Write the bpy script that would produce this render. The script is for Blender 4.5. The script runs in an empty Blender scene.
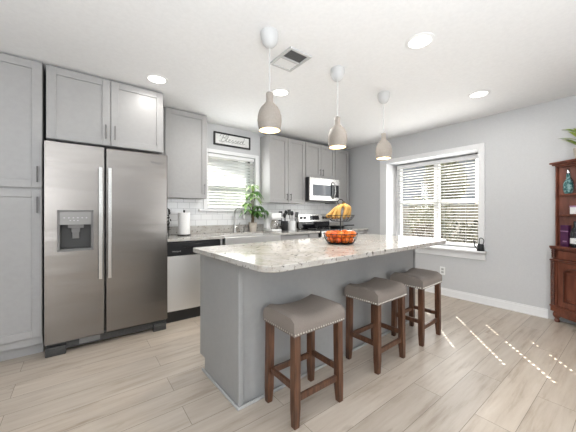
import bpy, bmesh, math, random
from mathutils import Vector, Matrix, Euler
random.seed(7)
SC = bpy.context.scene
COL = SC.collection
PI = math.pi

# ------------------------------------------------------------------ camera
YAW = math.radians(37.4)
cam = bpy.data.cameras.new('camera')
cam.sensor_width = 36.0
cam.lens = 36.0 * 273.0 / 576.0
cam.shift_y = -(216.0 - 213.5) / 576.0
cam.clip_start = 0.02
camo = bpy.data.objects.new('camera', cam)
camo.location = (0, 0, 1.18)
camo.rotation_euler = (PI / 2, 0, -YAW)
COL.objects.link(camo)
SC.camera = camo

# ------------------------------------------------------------------ colour management
SC.view_settings.view_transform = 'Standard'
SC.view_settings.look = 'None'
SC.view_settings.gamma = 1.0
SC.view_settings.use_curve_mapping = False
SC.view_settings.exposure = 0.17

# ------------------------------------------------------------------ world, sun, large lights
world = bpy.data.worlds.new('world')
SC.world = world
world.use_nodes = True
wn = world.node_tree
wn.nodes.clear()
wo = wn.nodes.new('ShaderNodeOutputWorld')
wb = wn.nodes.new('ShaderNodeBackground')
ws = wn.nodes.new('ShaderNodeTexSky')
ws.sky_type = 'NISHITA'
ws.sun_disc = False
ws.sun_elevation = math.radians(38)
ws.sun_rotation = math.radians(50)
ws.dust_density = 2.0
wb.inputs['Strength'].default_value = 0.36
wn.links.new(ws.outputs[0], wb.inputs['Color'])
wn.links.new(wb.outputs[0], wo.inputs['Surface'])

sun = bpy.data.lights.new('sun', 'SUN')
sun.energy = 26
sun.angle = math.radians(0.25)
sun.color = (1.0, 0.95, 0.86)
suno = bpy.data.objects.new('sun', sun)
sd = Vector((-0.775 * math.cos(math.radians(38)), -0.632 * math.cos(math.radians(38)), -math.sin(math.radians(38))))
suno.rotation_euler = sd.to_track_quat('-Z', 'Y').to_euler()
suno.location = (8, 6, 6)
COL.objects.link(suno)

def area(name, loc, rot, sx, sy, power, color=(1, 1, 1), spread=180):
    l = bpy.data.lights.new(name, 'AREA')
    l.shape = 'RECTANGLE'
    l.size, l.size_y = sx, sy
    l.energy = power
    l.color = color
    l.spread = math.radians(spread)
    o = bpy.data.objects.new(name, l)
    o.location = loc
    o.rotation_euler = rot
    COL.objects.link(o)
    return o
# unseen fill lights added behind the camera, and the photographer's bounced flash
area('rear_fill', (-1.15, -3.6, 1.35), (PI / 2, 0, 0), 1.0, 2.0, 42, (0.92, 0.96, 1.0))
area('rear_fill', (3.0, -3.6, 1.35), (PI / 2, 0, 0), 1.3, 2.0, 45, (0.92, 0.96, 1.0))
area('bounced_flash', (-0.4, -0.85, 1.15), (PI, 0, 0), 2.4, 1.4, 130, (0.89, 0.945, 1.0))
area('window_skylight', (4.40, 2.0, 1.36), (PI / 2, 0, PI / 2), 1.2, 1.2, 12, (0.97, 0.99, 1.0))
area('sink_window_skylight', (1.79, 3.64, 1.65), (-PI / 2, 0, 0), 0.7, 0.7, 8, (0.97, 0.99, 1.0))

# ------------------------------------------------------------------ materials
def mat(name, color, rough=0.5, metal=0.0, **kw):
    m = bpy.data.materials.new(name)
    m.use_nodes = True
    b = m.node_tree.nodes['Principled BSDF']
    b.inputs['Base Color'].default_value = (*color, 1)
    b.inputs['Roughness'].default_value = rough
    b.inputs['Metallic'].default_value = metal
    for k, v in kw.items():
        b.inputs[k.replace('_', ' ')].default_value = v
    return m

def nt(m):
    return m.node_tree, m.node_tree.nodes['Principled BSDF']

def noise_mat(name, c1, c2, scale=20, rough=0.5, metal=0.0, stretch=(1, 1, 1), bump=0.0, detail=6, lo=0.35, hi=0.65, coords='Object', **kw):
    m = mat(name, c1, rough, metal, **kw)
    t, b = nt(m)
    tc = t.nodes.new('ShaderNodeTexCoord')
    mp = t.nodes.new('ShaderNodeMapping')
    mp.inputs['Scale'].default_value = stretch
    n = t.nodes.new('ShaderNodeTexNoise')
    n.inputs['Scale'].default_value = scale
    n.inputs['Detail'].default_value = detail
    r = t.nodes.new('ShaderNodeValToRGB')
    r.color_ramp.elements[0].position = lo
    r.color_ramp.elements[1].position = hi
    r.color_ramp.elements[0].color = (*c1, 1)
    r.color_ramp.elements[1].color = (*c2, 1)
    L = t.links.new
    L(tc.outputs[coords], mp.inputs[0]); L(mp.outputs[0], n.inputs['Vector'])
    L(n.outputs['Fac'], r.inputs[0]); L(r.outputs[0], b.inputs['Base Color'])
    if bump:
        bp = t.nodes.new('ShaderNodeBump')
        bp.inputs['Strength'].default_value = bump
        bp.inputs['Distance'].default_value = 0.004
        L(n.outputs['Fac'], bp.inputs['Height']); L(bp.outputs[0], b.inputs['Normal'])
    return m

def emis(name, color, strength):
    m = mat(name, color, 0.5)
    b = m.node_tree.nodes['Principled BSDF']
    b.inputs['Emission Color'].default_value = (*color, 1)
    b.inputs['Emission Strength'].default_value = strength
    return m

M = {}
M['wall'] = noise_mat('wall_paint', (0.575, 0.578, 0.582), (0.595, 0.598, 0.602), 60, 0.6, bump=0.03)
M['ceiling'] = noise_mat('ceiling_paint', (0.84, 0.84, 0.84), (0.87, 0.87, 0.87), 40, 0.8, bump=0.04)
M['trim'] = mat('white_trim', (0.82, 0.82, 0.82), 0.35)
M['vinyl'] = mat('white_vinyl', (0.84, 0.84, 0.84), 0.3)
M['cab'] = noise_mat('gray_cabinet_paint', (0.355, 0.347, 0.339), (0.37, 0.362, 0.354), 30, 0.38)
M['island'] = noise_mat('gray_island_paint', (0.318, 0.317, 0.311), (0.332, 0.33, 0.323), 30, 0.42)
M['dark'] = mat('dark_recess', (0.02, 0.02, 0.02), 0.7)
M['black'] = mat('black_plastic', (0.012, 0.012, 0.013), 0.3)
M['blackglass'] = mat('black_glass', (0.01, 0.01, 0.012), 0.06)
M['iron'] = mat('black_iron', (0.015, 0.014, 0.013), 0.45, 0.4)
M['nickel'] = mat('brushed_nickel', (0.42, 0.41, 0.39), 0.3, 1.0)
M['pull'] = mat('dark_nickel_pull', (0.22, 0.215, 0.21), 0.3, 1.0)
M['chrome'] = mat('chrome', (0.75, 0.75, 0.75), 0.15, 1.0)
M['grayplastic'] = mat('gray_plastic', (0.17, 0.165, 0.16), 0.4)
M['grillegray'] = mat('grille_gray', (0.045, 0.044, 0.042), 0.5)
M['lightgray'] = mat('light_gray_letters', (0.45, 0.45, 0.45), 0.4)
M['darkletters'] = mat('dark_gray_letters', (0.12, 0.12, 0.12), 0.4)
M['ink'] = mat('black_ink', (0.02, 0.02, 0.02), 0.6)
M['white'] = mat('white_plastic', (0.84, 0.84, 0.83), 0.35)
M['canopywhite'] = mat('matte_white_canopy', (0.56, 0.56, 0.555), 0.5)
M['paper'] = noise_mat('paper_towel', (0.82, 0.81, 0.79), (0.88, 0.87, 0.85), 120, 0.9, bump=0.2)
M['signwhite'] = noise_mat('sign_white', (0.72, 0.72, 0.70), (0.82, 0.82, 0.80), 25, 0.6)
M['walnut'] = noise_mat('walnut_legs', (0.055, 0.022, 0.011), (0.14, 0.062, 0.032), 9, 0.38, stretch=(6, 6, 0.7), bump=0.05)
M['cherry'] = noise_mat('cherry_wood', (0.085, 0.022, 0.013), (0.23, 0.075, 0.042), 7, 0.33, stretch=(3, 3, 0.6), lo=0.3, hi=0.7)
M['cherrydark'] = noise_mat('dark_cherry_carving', (0.05, 0.016, 0.01), (0.12, 0.04, 0.022), 40, 0.35)
M['fabric'] = noise_mat('taupe_fabric', (0.205, 0.172, 0.148), (0.25, 0.212, 0.185), 380, 0.9, bump=0.25)
M['nail'] = mat('nailhead_metal', (0.62, 0.58, 0.52), 0.28, 1.0)
M['ceramic'] = noise_mat('taupe_ceramic', (0.285, 0.25, 0.215), (0.31, 0.275, 0.24), 90, 0.6)
M['glow'] = emis('warm_lamp_lining', (1.0, 0.84, 0.58), 1.0)
M['bulb'] = emis('lamp_bulb', (1.0, 0.86, 0.62), 5.0)
M['led'] = emis('led_disc', (1.0, 0.97, 0.92), 3.0)
M['leddim'] = mat('unlit_disc', (0.75, 0.75, 0.74), 0.5)
M['mandarin'] = noise_mat('mandarin_peel', (0.70, 0.125, 0.008), (0.80, 0.19, 0.012), 40, 0.4, bump=0.1)
M['mandarinred'] = noise_mat('deep_mandarin_peel', (0.62, 0.075, 0.008), (0.72, 0.12, 0.012), 40, 0.4, bump=0.1)
M['banana'] = noise_mat('banana_peel', (0.50, 0.26, 0.05), (0.63, 0.38, 0.105), 22, 0.5, stretch=(1, 1, 1))
M['bananatip'] = mat('banana_tip', (0.10, 0.06, 0.02), 0.7)
M['leaf'] = noise_mat('green_leaf', (0.045, 0.13, 0.03), (0.13, 0.27, 0.06), 12, 0.4)
M['leaflit'] = noise_mat('window_lit_leaf', (0.20, 0.36, 0.10), (0.42, 0.55, 0.24), 12, 0.4)  # paler copy of the green leaf, window light painted into the colour
M['leafyellow'] = noise_mat('variegated_leaf', (0.14, 0.28, 0.04), (0.42, 0.48, 0.10), 30, 0.35)
M['bark'] = noise_mat('plant_bark', (0.10, 0.07, 0.04), (0.2, 0.14, 0.09), 40, 0.8, bump=0.3)
M['pot'] = noise_mat('stone_pot', (0.50, 0.44, 0.37), (0.60, 0.54, 0.47), 50, 0.7)
M['soil'] = mat('soil', (0.04, 0.025, 0.015), 0.9)
M['purple'] = noise_mat('purple_card', (0.06, 0.012, 0.055), (0.10, 0.02, 0.085), 10, 0.4)
M['lilac'] = mat('lilac_card', (0.35, 0.2, 0.33), 0.5)
M['teal'] = noise_mat('teal_glass', (0.03, 0.12, 0.12), (0.25, 0.42, 0.42), 45, 0.2, lo=0.45, hi=0.6)
M['grayjug'] = mat('dark_gray_can', (0.022, 0.023, 0.024), 0.4, 0.3)
M['blindw'] = mat('white_blind_slat', (0.80, 0.80, 0.79), 0.45)
M['blindback'] = mat('sheer_white_slat', (0.84, 0.84, 0.83), 0.5)
_t, _b = nt(M['blindback'])
_tr = _t.nodes.new('ShaderNodeBsdfTranslucent'); _tr.inputs[0].default_value = (.85, .86, .84, 1)
_mx = _t.nodes.new('ShaderNodeMixShader'); _mx.inputs[0].default_value = .6
_t.links.new(_b.outputs[0], _mx.inputs[1]); _t.links.new(_tr.outputs[0], _mx.inputs[2]); _t.links.new(_mx.outputs[0], _t.nodes['Material Output'].inputs['Surface'])
M['duct'] = mat('vent_duct_gray', (0.16, 0.16, 0.16), 0.7)
M['siding'] = noise_mat('white_siding', (0.52, 0.53, 0.52), (0.58, 0.59, 0.58), 4, 0.8)
M['roofgray'] = noise_mat('gray_roof', (0.16, 0.17, 0.18), (0.22, 0.23, 0.24), 20, 0.9)
M['bluegray'] = noise_mat('bluegray_siding', (0.20, 0.22, 0.25), (0.24, 0.26, 0.28), 4, 0.8)
M['fence'] = noise_mat('weathered_fence', (0.42, 0.36, 0.27), (0.58, 0.50, 0.38), 6, 0.85, stretch=(4, 4, 0.5))
M['grass'] = noise_mat('dry_lawn', (0.19, 0.175, 0.10), (0.30, 0.27, 0.18), 5, 0.95, bump=0.3)

# bush leaves
for nm, a, b_ in (('bushdark', (0.035, 0.036, 0.016), (0.11, 0.10, 0.048)), ('bushyellow', (0.15, 0.145, 0.06), (0.30, 0.28, 0.15)), ('bushbrown', (0.055, 0.038, 0.022), (0.16, 0.12, 0.07))):
    M[nm] = noise_mat(nm + '_leaves', a, b_, 6, 0.7)

# stainless steel (vertical brushing, faint wavy reflections)
def steel(name, col=(0.245, 0.227, 0.210), rough=0.27, wave=0.05, horiz=False):
    m = mat(name, col, rough, 1.0)
    t, b = nt(m)
    L = t.links.new
    tc = t.nodes.new('ShaderNodeTexCoord')
    if wave:
        mp2 = t.nodes.new('ShaderNodeMapping'); mp2.inputs['Scale'].default_value = (1.5, 1.5, 7)
        n2 = t.nodes.new('ShaderNodeTexNoise'); n2.inputs['Scale'].default_value = 1.0; n2.inputs['Detail'].default_value = 1.5
        bp = t.nodes.new('ShaderNodeBump'); bp.inputs['Strength'].default_value = wave; bp.inputs['Distance'].default_value = 0.1
        L(tc.outputs['Object'], mp2.inputs[0]); L(mp2.outputs[0], n2.inputs['Vector']); L(n2.outputs['Fac'], bp.inputs['Height']); L(bp.outputs[0], b.inputs['Normal'])
    return m
M['steel'] = steel('stainless_steel')
M['steelsatin'] = mat('satin_stainless', (0.80, 0.79, 0.77), 0.42, 1.0)
M['steelbright'] = steel('bright_stainless', (0.55, 0.54, 0.52), 0.25, 0.0)

# granite
def granite():
    m = mat('speckled_granite', (0.6, 0.58, 0.54), 0.1)
    t, b = nt(m); L = t.links.new
    tc = t.nodes.new('ShaderNodeTexCoord')
    n1 = t.nodes.new('ShaderNodeTexNoise'); n1.inputs['Scale'].default_value = 9; n1.inputs['Detail'].default_value = 8; n1.inputs['Roughness'].default_value = 0.7
    r1 = t.nodes.new('ShaderNodeValToRGB')
    e = r1.color_ramp.elements
    e[0].position = 0.32; e[0].color = (0.36, 0.325, 0.28, 1)
    e[1].position = 0.62; e[1].color = (0.52, 0.505, 0.475, 1)
    x = e.new(0.47); x.color = (0.455, 0.43, 0.395, 1)
    v = t.nodes.new('ShaderNodeTexVoronoi'); v.inputs['Scale'].default_value = 95
    n2 = t.nodes.new('ShaderNodeTexNoise'); n2.inputs['Scale'].default_value = 45; n2.inputs['Detail'].default_value = 4
    r2 = t.nodes.new('ShaderNodeValToRGB'); r2.color_ramp.elements[0].position = 0.30; r2.color_ramp.elements[1].position = 0.40
    r2.color_ramp.elements[0].color = (1, 1, 1, 1); r2.color_ramp.elements[1].color = (0, 0, 0, 1)
    r3 = t.nodes.new('ShaderNodeValToRGB'); r3.color_ramp.elements[0].position = 0.10; r3.color_ramp.elements[1].position = 0.22
    r3.color_ramp.elements[0].color = (1, 1, 1, 1); r3.color_ramp.elements[1].color = (0, 0, 0, 1)
    mx = t.nodes.new('ShaderNodeMath'); mx.operation = 'MAXIMUM'
    sc = t.nodes.new('ShaderNodeMath'); sc.operation = 'MULTIPLY'; sc.inputs[1].default_value = 0.35
    mix = t.nodes.new('ShaderNodeMix'); mix.data_type = 'RGBA'
    mix.inputs[7].default_value = (0.07, 0.06, 0.05, 1)
    L(tc.outputs['Object'], n1.inputs['Vector']); L(tc.outputs['Object'], v.inputs['Vector']); L(tc.outputs['Object'], n2.inputs['Vector'])
    L(n1.outputs['Fac'], r1.inputs[0]); L(n2.outputs['Fac'], r2.inputs[0]); L(v.outputs['Distance'], r3.inputs[0])
    L(r3.outputs[0], sc.inputs[0]); L(sc.outputs[0], mx.inputs[0]); L(r2.outputs[0], mx.inputs[1])
    L(mx.outputs[0], mix.inputs[0]); L(r1.outputs[0], mix.inputs[6]); L(mix.outputs[2], b.inputs['Base Color'])
    return m
M['granite'] = granite()

# plank floor (planks run along x)
def planks():
    m = mat('light_oak_planks', (0.5, 0.45, 0.38), 0.38)
    t, b = nt(m); L = t.links.new
    tc = t.nodes.new('ShaderNodeTexCoord')
    mp = t.nodes.new('ShaderNodeMapping'); mp.inputs['Location'].default_value = (0.35, -0.055, 0)
    br = t.nodes.new('ShaderNodeTexBrick')
    br.offset = 0.37; br.offset_frequency = 2
    br.inputs['Color1'].default_value = (0, 0, 0, 1); br.inputs['Color2'].default_value = (1, 1, 1, 1); br.inputs['Mortar'].default_value = (0.5, 0.5, 0.5, 1)
    br.inputs['Scale'].default_value = 1.0; br.inputs['Mortar Size'].default_value = 0.0014; br.inputs['Mortar Smooth'].default_value = 0.2
    br.inputs['Brick Width'].default_value = 1.35; br.inputs['Row Height'].default_value = 0.185
    L(tc.outputs['Object'], mp.inputs[0]); L(mp.outputs[0], br.inputs['Vector'])
    # grain, shifted per plank
    sep = t.nodes.new('ShaderNodeVectorMath'); sep.operation = 'SCALE'; sep.inputs['Scale'].default_value = 23.0
    L(br.outputs['Color'], sep.inputs[0])
    add = t.nodes.new('ShaderNodeVectorMath'); add.operation = 'ADD'
    L(mp.outputs[0], add.inputs[0]); L(sep.outputs[0], add.inputs[1])
    mp2 = t.nodes.new('ShaderNodeMapping'); mp2.inputs['Scale'].default_value = (0.9, 9, 1)
    L(add.outputs[0], mp2.inputs[0])
    g = t.nodes.new('ShaderNodeTexNoise'); g.inputs['Scale'].default_value = 2.2; g.inputs['Detail'].default_value = 9; g.inputs['Roughness'].default_value = 0.62; g.inputs['Distortion'].default_value = 0.2
    L(mp2.outputs[0], g.inputs['Vector'])
    r = t.nodes.new('ShaderNodeValToRGB'); e = r.color_ramp.elements
    e[0].position = 0.28; e[0].color = (0.325, 0.262, 0.203, 1)
    e[1].position = 0.68; e[1].color = (0.515, 0.45, 0.38, 1)
    x = e.new(0.46); x.color = (0.45, 0.383, 0.315, 1)
    L(g.outputs['Fac'], r.inputs[0])
    # knots
    mp3 = t.nodes.new('ShaderNodeMapping'); mp3.inputs['Scale'].default_value = (2.0, 6.5, 1)
    L(add.outputs[0], mp3.inputs[0])
    kv = t.nodes.new('ShaderNodeTexNoise'); kv.inputs['Scale'].default_value = 1.6; kv.inputs['Detail'].default_value = 2
    L(mp3.outputs[0], kv.inputs['Vector'])
    kr = t.nodes.new('ShaderNodeValToRGB'); kr.color_ramp.elements[0].position = 0.70; kr.color_ramp.elements[1].position = 0.80
    L(kv.outputs['Fac'], kr.inputs[0])
    km = t.nodes.new('ShaderNodeMix'); km.data_type = 'RGBA'; km.inputs[7].default_value = (0.20, 0.14, 0.09, 1)
    kf = t.nodes.new('ShaderNodeMath'); kf.operation = 'MULTIPLY'; kf.inputs[1].default_value = 0.7
    L(kr.outputs[0], kf.inputs[0]); L(kf.outputs[0], km.inputs[0]); L(r.outputs[0], km.inputs[6])
    hs = t.nodes.new('ShaderNodeHueSaturation')
    mr = t.nodes.new('ShaderNodeMapRange'); mr.inputs['To Min'].default_value = 0.92; mr.inputs['To Max'].default_value = 1.05
    L(br.outputs['Color'], mr.inputs['Value']); L(mr.outputs[0], hs.inputs['Value']); L(km.outputs[2], hs.inputs['Color'])
    mo = t.nodes.new('ShaderNodeMix'); mo.data_type = 'RGBA'; mo.inputs[7].default_value = (0.16, 0.13, 0.10, 1)
    L(br.outputs['Fac'], mo.inputs[0]); L(hs.outputs[0], mo.inputs[6]); L(mo.outputs[2], b.inputs['Base Color'])
    bp = t.nodes.new('ShaderNodeBump'); bp.inputs['Strength'].default_value = 0.06; bp.inputs['Distance'].default_value = 0.01
    L(g.outputs['Fac'], bp.inputs['Height']); L(bp.outputs[0], b.inputs['Normal'])
    return m
M['planks'] = planks()

# white subway tile on the xz plane
def subway():
    m = mat('white_subway_tile', (0.7, 0.7, 0.7), 0.15)
    t, b = nt(m); L = t.links.new
    tc = t.nodes.new('ShaderNodeTexCoord')
    sx = t.nodes.new('ShaderNodeSeparateXYZ'); cx = t.nodes.new('ShaderNodeCombineXYZ')
    L(tc.outputs['Object'], sx.inputs[0]); L(sx.outputs['X'], cx.inputs['X']); L(sx.outputs['Z'], cx.inputs['Y'])
    br = t.nodes.new('ShaderNodeTexBrick')
    br.inputs['Color1'].default_value = (0.78, 0.78, 0.775, 1); br.inputs['Color2'].default_value = (0.83, 0.83, 0.825, 1); br.inputs['Mortar'].default_value = (0.56, 0.56, 0.555, 1)
    br.inputs['Scale'].default_value = 1.0; br.inputs['Mortar Size'].default_value = 0.0026
    br.inputs['Brick Width'].default_value = 0.155; br.inputs['Row Height'].default_value = 0.078
    L(cx.outputs[0], br.inputs['Vector']); L(br.outputs['Color'], b.inputs['Base Color'])
    bp = t.nodes.new('ShaderNodeBump'); bp.invert = True; bp.inputs['Strength'].default_value = 0.3; bp.inputs['Distance'].default_value = 0.004
    L(br.outputs['Fac'], bp.inputs['Height']); L(bp.outputs[0], b.inputs['Normal'])
    return m
M['subway'] = subway()

def glass(name, tint=(1, 1, 1), alpha=0.06):
    m = bpy.data.materials.new(name); m.use_nodes = True
    t = m.node_tree; t.nodes.clear()
    o = t.nodes.new('ShaderNodeOutputMaterial'); mx = t.nodes.new('ShaderNodeMixShader'); mx.inputs[0].default_value = alpha
    tr = t.nodes.new('ShaderNodeBsdfTransparent'); tr.inputs[0].default_value = (*tint, 1)
    gl = t.nodes.new('ShaderNodeBsdfGlossy'); gl.inputs['Roughness'].default_value = 0.03
    t.links.new(tr.outputs[0], mx.inputs[1]); t.links.new(gl.outputs[0], mx.inputs[2]); t.links.new(mx.outputs[0], o.inputs['Surface'])
    return m
M['pane'] = glass('window_glass')
M['screenpane'] = glass('screened_glass', (0.74, 0.75, 0.74), 0.04)
M['carafe'] = glass('carafe_glass', (0.8, 0.78, 0.75), 0.2)

# ------------------------------------------------------------------ mesh helpers
OFF = {}
def xf(bm, verts, mtx):
    if mtx is not None:
        bmesh.ops.transform(bm, matrix=mtx, verts=verts)

def box(bm, x0, y0, z0, x1, y1, z1, mtx=None):
    if x0 > x1: x0, x1 = x1, x0
    if y0 > y1: y0, y1 = y1, y0
    if z0 > z1: z0, z1 = z1, z0
    vs = [bm.verts.new(p) for p in ((x0, y0, z0), (x1, y0, z0), (x1, y1, z0), (x0, y1, z0), (x0, y0, z1), (x1, y0, z1), (x1, y1, z1), (x0, y1, z1))]
    for f in ((3, 2, 1, 0), (4, 5, 6, 7), (0, 1, 5, 4), (1, 2, 6, 5), (2, 3, 7, 6), (3, 0, 4, 7)):
        bm.faces.new([vs[i] for i in f])
    xf(bm, vs, mtx)
    return vs

def prism(bm, pts, z0, z1):
    a = sum(pts[i][0] * pts[(i + 1) % len(pts)][1] - pts[(i + 1) % len(pts)][0] * pts[i][1] for i in range(len(pts)))
    if a < 0: pts = list(reversed(pts))
    lo = [bm.verts.new((x, y, z0)) for x, y in pts]
    hi = [bm.verts.new((x, y, z1)) for x, y in pts]
    bm.faces.new(list(reversed(lo))); bm.faces.new(hi)
    n = len(pts)
    for i in range(n):
        bm.faces.new([lo[i], lo[(i + 1) % n], hi[(i + 1) % n], hi[i]])

def lathe(bm, prof, cx=0, cy=0, n=24, mtx=None, cap=True):
    rings, allv = [], []
    for r, z in prof:
        if r < 1e-6:
            v = [bm.verts.new((cx, cy, z))]
        else:
            v = [bm.verts.new((cx + r * math.cos(2 * PI * i / n), cy + r * math.sin(2 * PI * i / n), z)) for i in range(n)]
        rings.append(v); allv += v
    for a, b in zip(rings, rings[1:]):
        for i in range(n):
            j = (i + 1) % n
            if len(a) == 1 and len(b) == 1: continue
            if len(a) == 1: bm.faces.new([a[0], b[j], b[i]])
            elif len(b) == 1: bm.faces.new([a[i], a[j], b[0]])
            else: bm.faces.new([a[i], a[j], b[j], b[i]])
    if cap:
        if len(rings[0]) > 1: bm.faces.new(list(reversed(rings[0])))
        if len(rings[-1]) > 1: bm.faces.new(rings[-1])
    xf(bm, allv, mtx)
    return allv

def tube(bm, pts, r, n=8, closed=False):
    pts = [Vector(p) for p in pts]
    rad = r if isinstance(r, (list, tuple)) else [r] * len(pts)
    rings = []
    m = len(pts)
    up = Vector((0, 0, 1))
    prev = None
    for i, p in enumerate(pts):
        if closed: d = pts[(i + 1) % m] - pts[i - 1]
        elif i == 0: d = pts[1] - pts[0]
        elif i == m - 1: d = pts[-1] - pts[-2]
        else: d = pts[i + 1] - pts[i - 1]
        d.normalize()
        if prev is None:
            a = d.orthogonal().normalized() if abs(d.dot(up)) > 0.95 else d.cross(up).normalized()
        else:
            a = (prev - d * prev.dot(d)).normalized()
        prev = a
        b = d.cross(a)
        rings.append([bm.verts.new(p + (a * math.cos(2 * PI * k / n) + b * math.sin(2 * PI * k / n)) * rad[i]) for k in range(n)])
    for i in range(m if closed else m - 1):
        a, b = rings[i], rings[(i + 1) % m]
        for k in range(n):
            bm.faces.new([a[k], a[(k + 1) % n], b[(k + 1) % n], b[k]])
    if not closed:
        bm.faces.new(list(reversed(rings[0]))); bm.faces.new(rings[-1])

def ring_pts(cx, cy, z, r, n=32):
    return [(cx + r * math.cos(2 * PI * i / n), cy + r * math.sin(2 * PI * i / n), z) for i in range(n)]

def sphere(bm, c, r, mtx=None, u=16, v=10):
    prof = [(r * math.sin(PI * i / v), -r * math.cos(PI * i / v)) for i in range(v + 1)]
    prof[0] = (0, -r); prof[-1] = (0, r)
    m = Matrix.Translation(c) @ (mtx if mtx is not None else Matrix())
    lathe(bm, prof, n=u, mtx=m)

def smooth_path(pts, k=6):
    P = [Vector(p) for p in pts]
    out = []
    for i in range(len(P) - 1):
        p0, p1, p2, p3 = P[max(i - 1, 0)], P[i], P[i + 1], P[min(i + 2, len(P) - 1)]
        for j in range(k):
            t = j / k
            out.append(0.5 * ((2 * p1) + (p2 - p0) * t + (2 * p0 - 5 * p1 + 4 * p2 - p3) * t * t + (3 * p1 - p0 - 3 * p2 + p3) * t ** 3))
    out.append(P[-1])
    return out

def root_off(o):
    while o.parent: o = o.parent
    return OFF.get(o.name, Vector((0, 0, 0)))

def obj(name, bm, m, parent=None, bevel=0.0, smooth=False, seg=2, label=None, local=False, subsurf=0, angle=35):
    bmesh.ops.recalc_face_normals(bm, faces=bm.faces[:]) if smooth or bevel else None
    me = bpy.data.meshes.new(name)
    if parent is not None and not local:
        off = root_off(parent)
        if off.length: bmesh.ops.translate(bm, vec=-off, verts=bm.verts[:])
    bm.to_mesh(me); bm.free()
    for x in (m if isinstance(m, (list, tuple)) else [m]):
        me.materials.append(M[x] if isinstance(x, str) else x)
    o = bpy.data.objects.new(name, me)
    COL.objects.link(o)
    if parent is not None: o.parent = parent
    if bevel:
        md = o.modifiers.new('bevel', 'BEVEL'); md.width = bevel; md.segments = seg; md.limit_method = 'ANGLE'; md.angle_limit = math.radians(40)
    if subsurf:
        md = o.modifiers.new('subsurf', 'SUBSURF'); md.levels = subsurf; md.render_levels = subsurf
    if smooth:
        for p in me.polygons: p.use_smooth = True
        try:
            me.set_sharp_from_angle(angle=math.radians(angle))
        except Exception:
            pass
    if label: o['label'] = label
    return o

def thing(name, label, cat, loc=(0, 0, 0), group=None, world=True):
    o = bpy.data.objects.new(name, None)
    o.empty_display_size = 0.1
    COL.objects.link(o)
    o.location = loc
    o['label'] = label; o['category'] = cat
    if group: o['group'] = group
    if world: OFF[o.name] = Vector(loc)
    return o

def tag(o, label, cat, group=None, kind=None):
    if label: o['label'] = label
    if cat: o['category'] = cat
    if group: o['group'] = group
    if kind: o['kind'] = kind
    return o

def single(name, bm, m, label, cat, origin, group=None, **kw):
    """a thing that is one mesh, its origin at its base"""
    bmesh.ops.translate(bm, vec=-Vector(origin), verts=bm.verts[:])
    o = obj(name, bm, m, None, **kw)
    o.location = origin
    return tag(o, label, cat, group)

def dup(root, loc, rz=0.0, label=None, group=None):
    r = root.copy(); COL.objects.link(r); r.location = loc; r.rotation_euler = (0, 0, rz)
    if label: r['label'] = label
    if group: r['group'] = group
    for ch in list(root.children):
        c = ch.copy(); COL.objects.link(c); c.parent = r
        for g in list(ch.children):
            d = g.copy(); COL.objects.link(d); d.parent = c
    return r

def struct(name, bm, m, parent=None, **kw):
    o = obj(name, bm, m, parent, **kw)
    if parent is None: o['kind'] = 'structure'
    return o

B = bmesh.new

def text_mesh(body, size, depth=0.0006):
    cu = bpy.data.curves.new('lettering', 'FONT'); cu.body = body; cu.size = size; cu.extrude = depth
    to = bpy.data.objects.new('lettering', cu); COL.objects.link(to)
    dg = bpy.context.evaluated_depsgraph_get()
    me = bpy.data.meshes.new_from_object(to.evaluated_get(dg))
    COL.objects.unlink(to); bpy.data.objects.remove(to)
    b = B(); b.from_mesh(me); bpy.data.meshes.remove(me)
    return b

# ------------------------------------------------------------------ room shell
XR, YB, ZC = 4.19, 3.68, 2.44
XL, YF = -1.7, -4.0
b = B(); box(b, XL - .2, YF - .2, -0.1, XR + .2, YB + .2, 0); struct('floor', b, 'planks')
b = B(); box(b, XL - .2, YF - .2, ZC, XR + .45, YB + .2, ZC + .12); struct('ceiling', b, 'ceiling')
# right wall with the big window opening
WY0, WY1, WZ0, WZ1 = 1.335, 2.685, 0.69, 2.03
WT = .43   # depth of the window wall
b = B()
box(b, XR, YF, 0, XR + WT, WY0, ZC); box(b, XR, WY1, 0, XR + WT, YB + .2, ZC)
box(b, XR, WY0, 0, XR + WT, WY1, WZ0); box(b, XR, WY0, WZ1, XR + WT, WY1, ZC)
struct('wall_right', b, 'wall')
# back wall with the kitchen window opening
KX0, KX1, KZ0, KZ1 = 1.41, 2.17, 1.24, 2.03
b = B()
box(b, XL, YB, 0, KX0, YB + .12, ZC); box(b, KX1, YB, 0, XR, YB + .12, ZC)
box(b, KX0, YB, 0, KX1, YB + .12, KZ0); box(b, KX0, YB, KZ1, KX1, YB + .12, ZC)
struct('wall_back', b, 'wall')
b = B(); box(b, XL - .2, YF, 0, XL, YB + .2, ZC); struct('wall_left', b, 'wall')
b = B(); box(b, XL - .2, YF - .2, 0, XR + .2, YF, ZC); struct('wall_rear', b, 'wall')
b = B(); box(b, 3.1, -0.55, 0, XR, -0.43, ZC); struct('wall_front', b, 'wall')
# backsplash tile
b = B()
box(b, 0.72, YB - .008, 0.91, 1.34, YB, 1.40); box(b, 1.34, YB - .008, 0.91, 2.24, YB, 1.21); box(b, 2.24, YB - .008, 0.91, XR, YB, 1.40)
struct('trim_1', b, 'subway')
# baseboard right
b = B()
for y0, y1 in ((0.66, YB - .62),):
    box(b, XR - .014, y0, 0, XR, y1, 0.085); box(b, XR - .009, y0, 0.085, XR, y1, 0.105); box(b, XR - .022, y0, 0, XR - .014, y1, 0.018)
struct('baseboard_right', b, 'trim', bevel=0.003)

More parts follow.
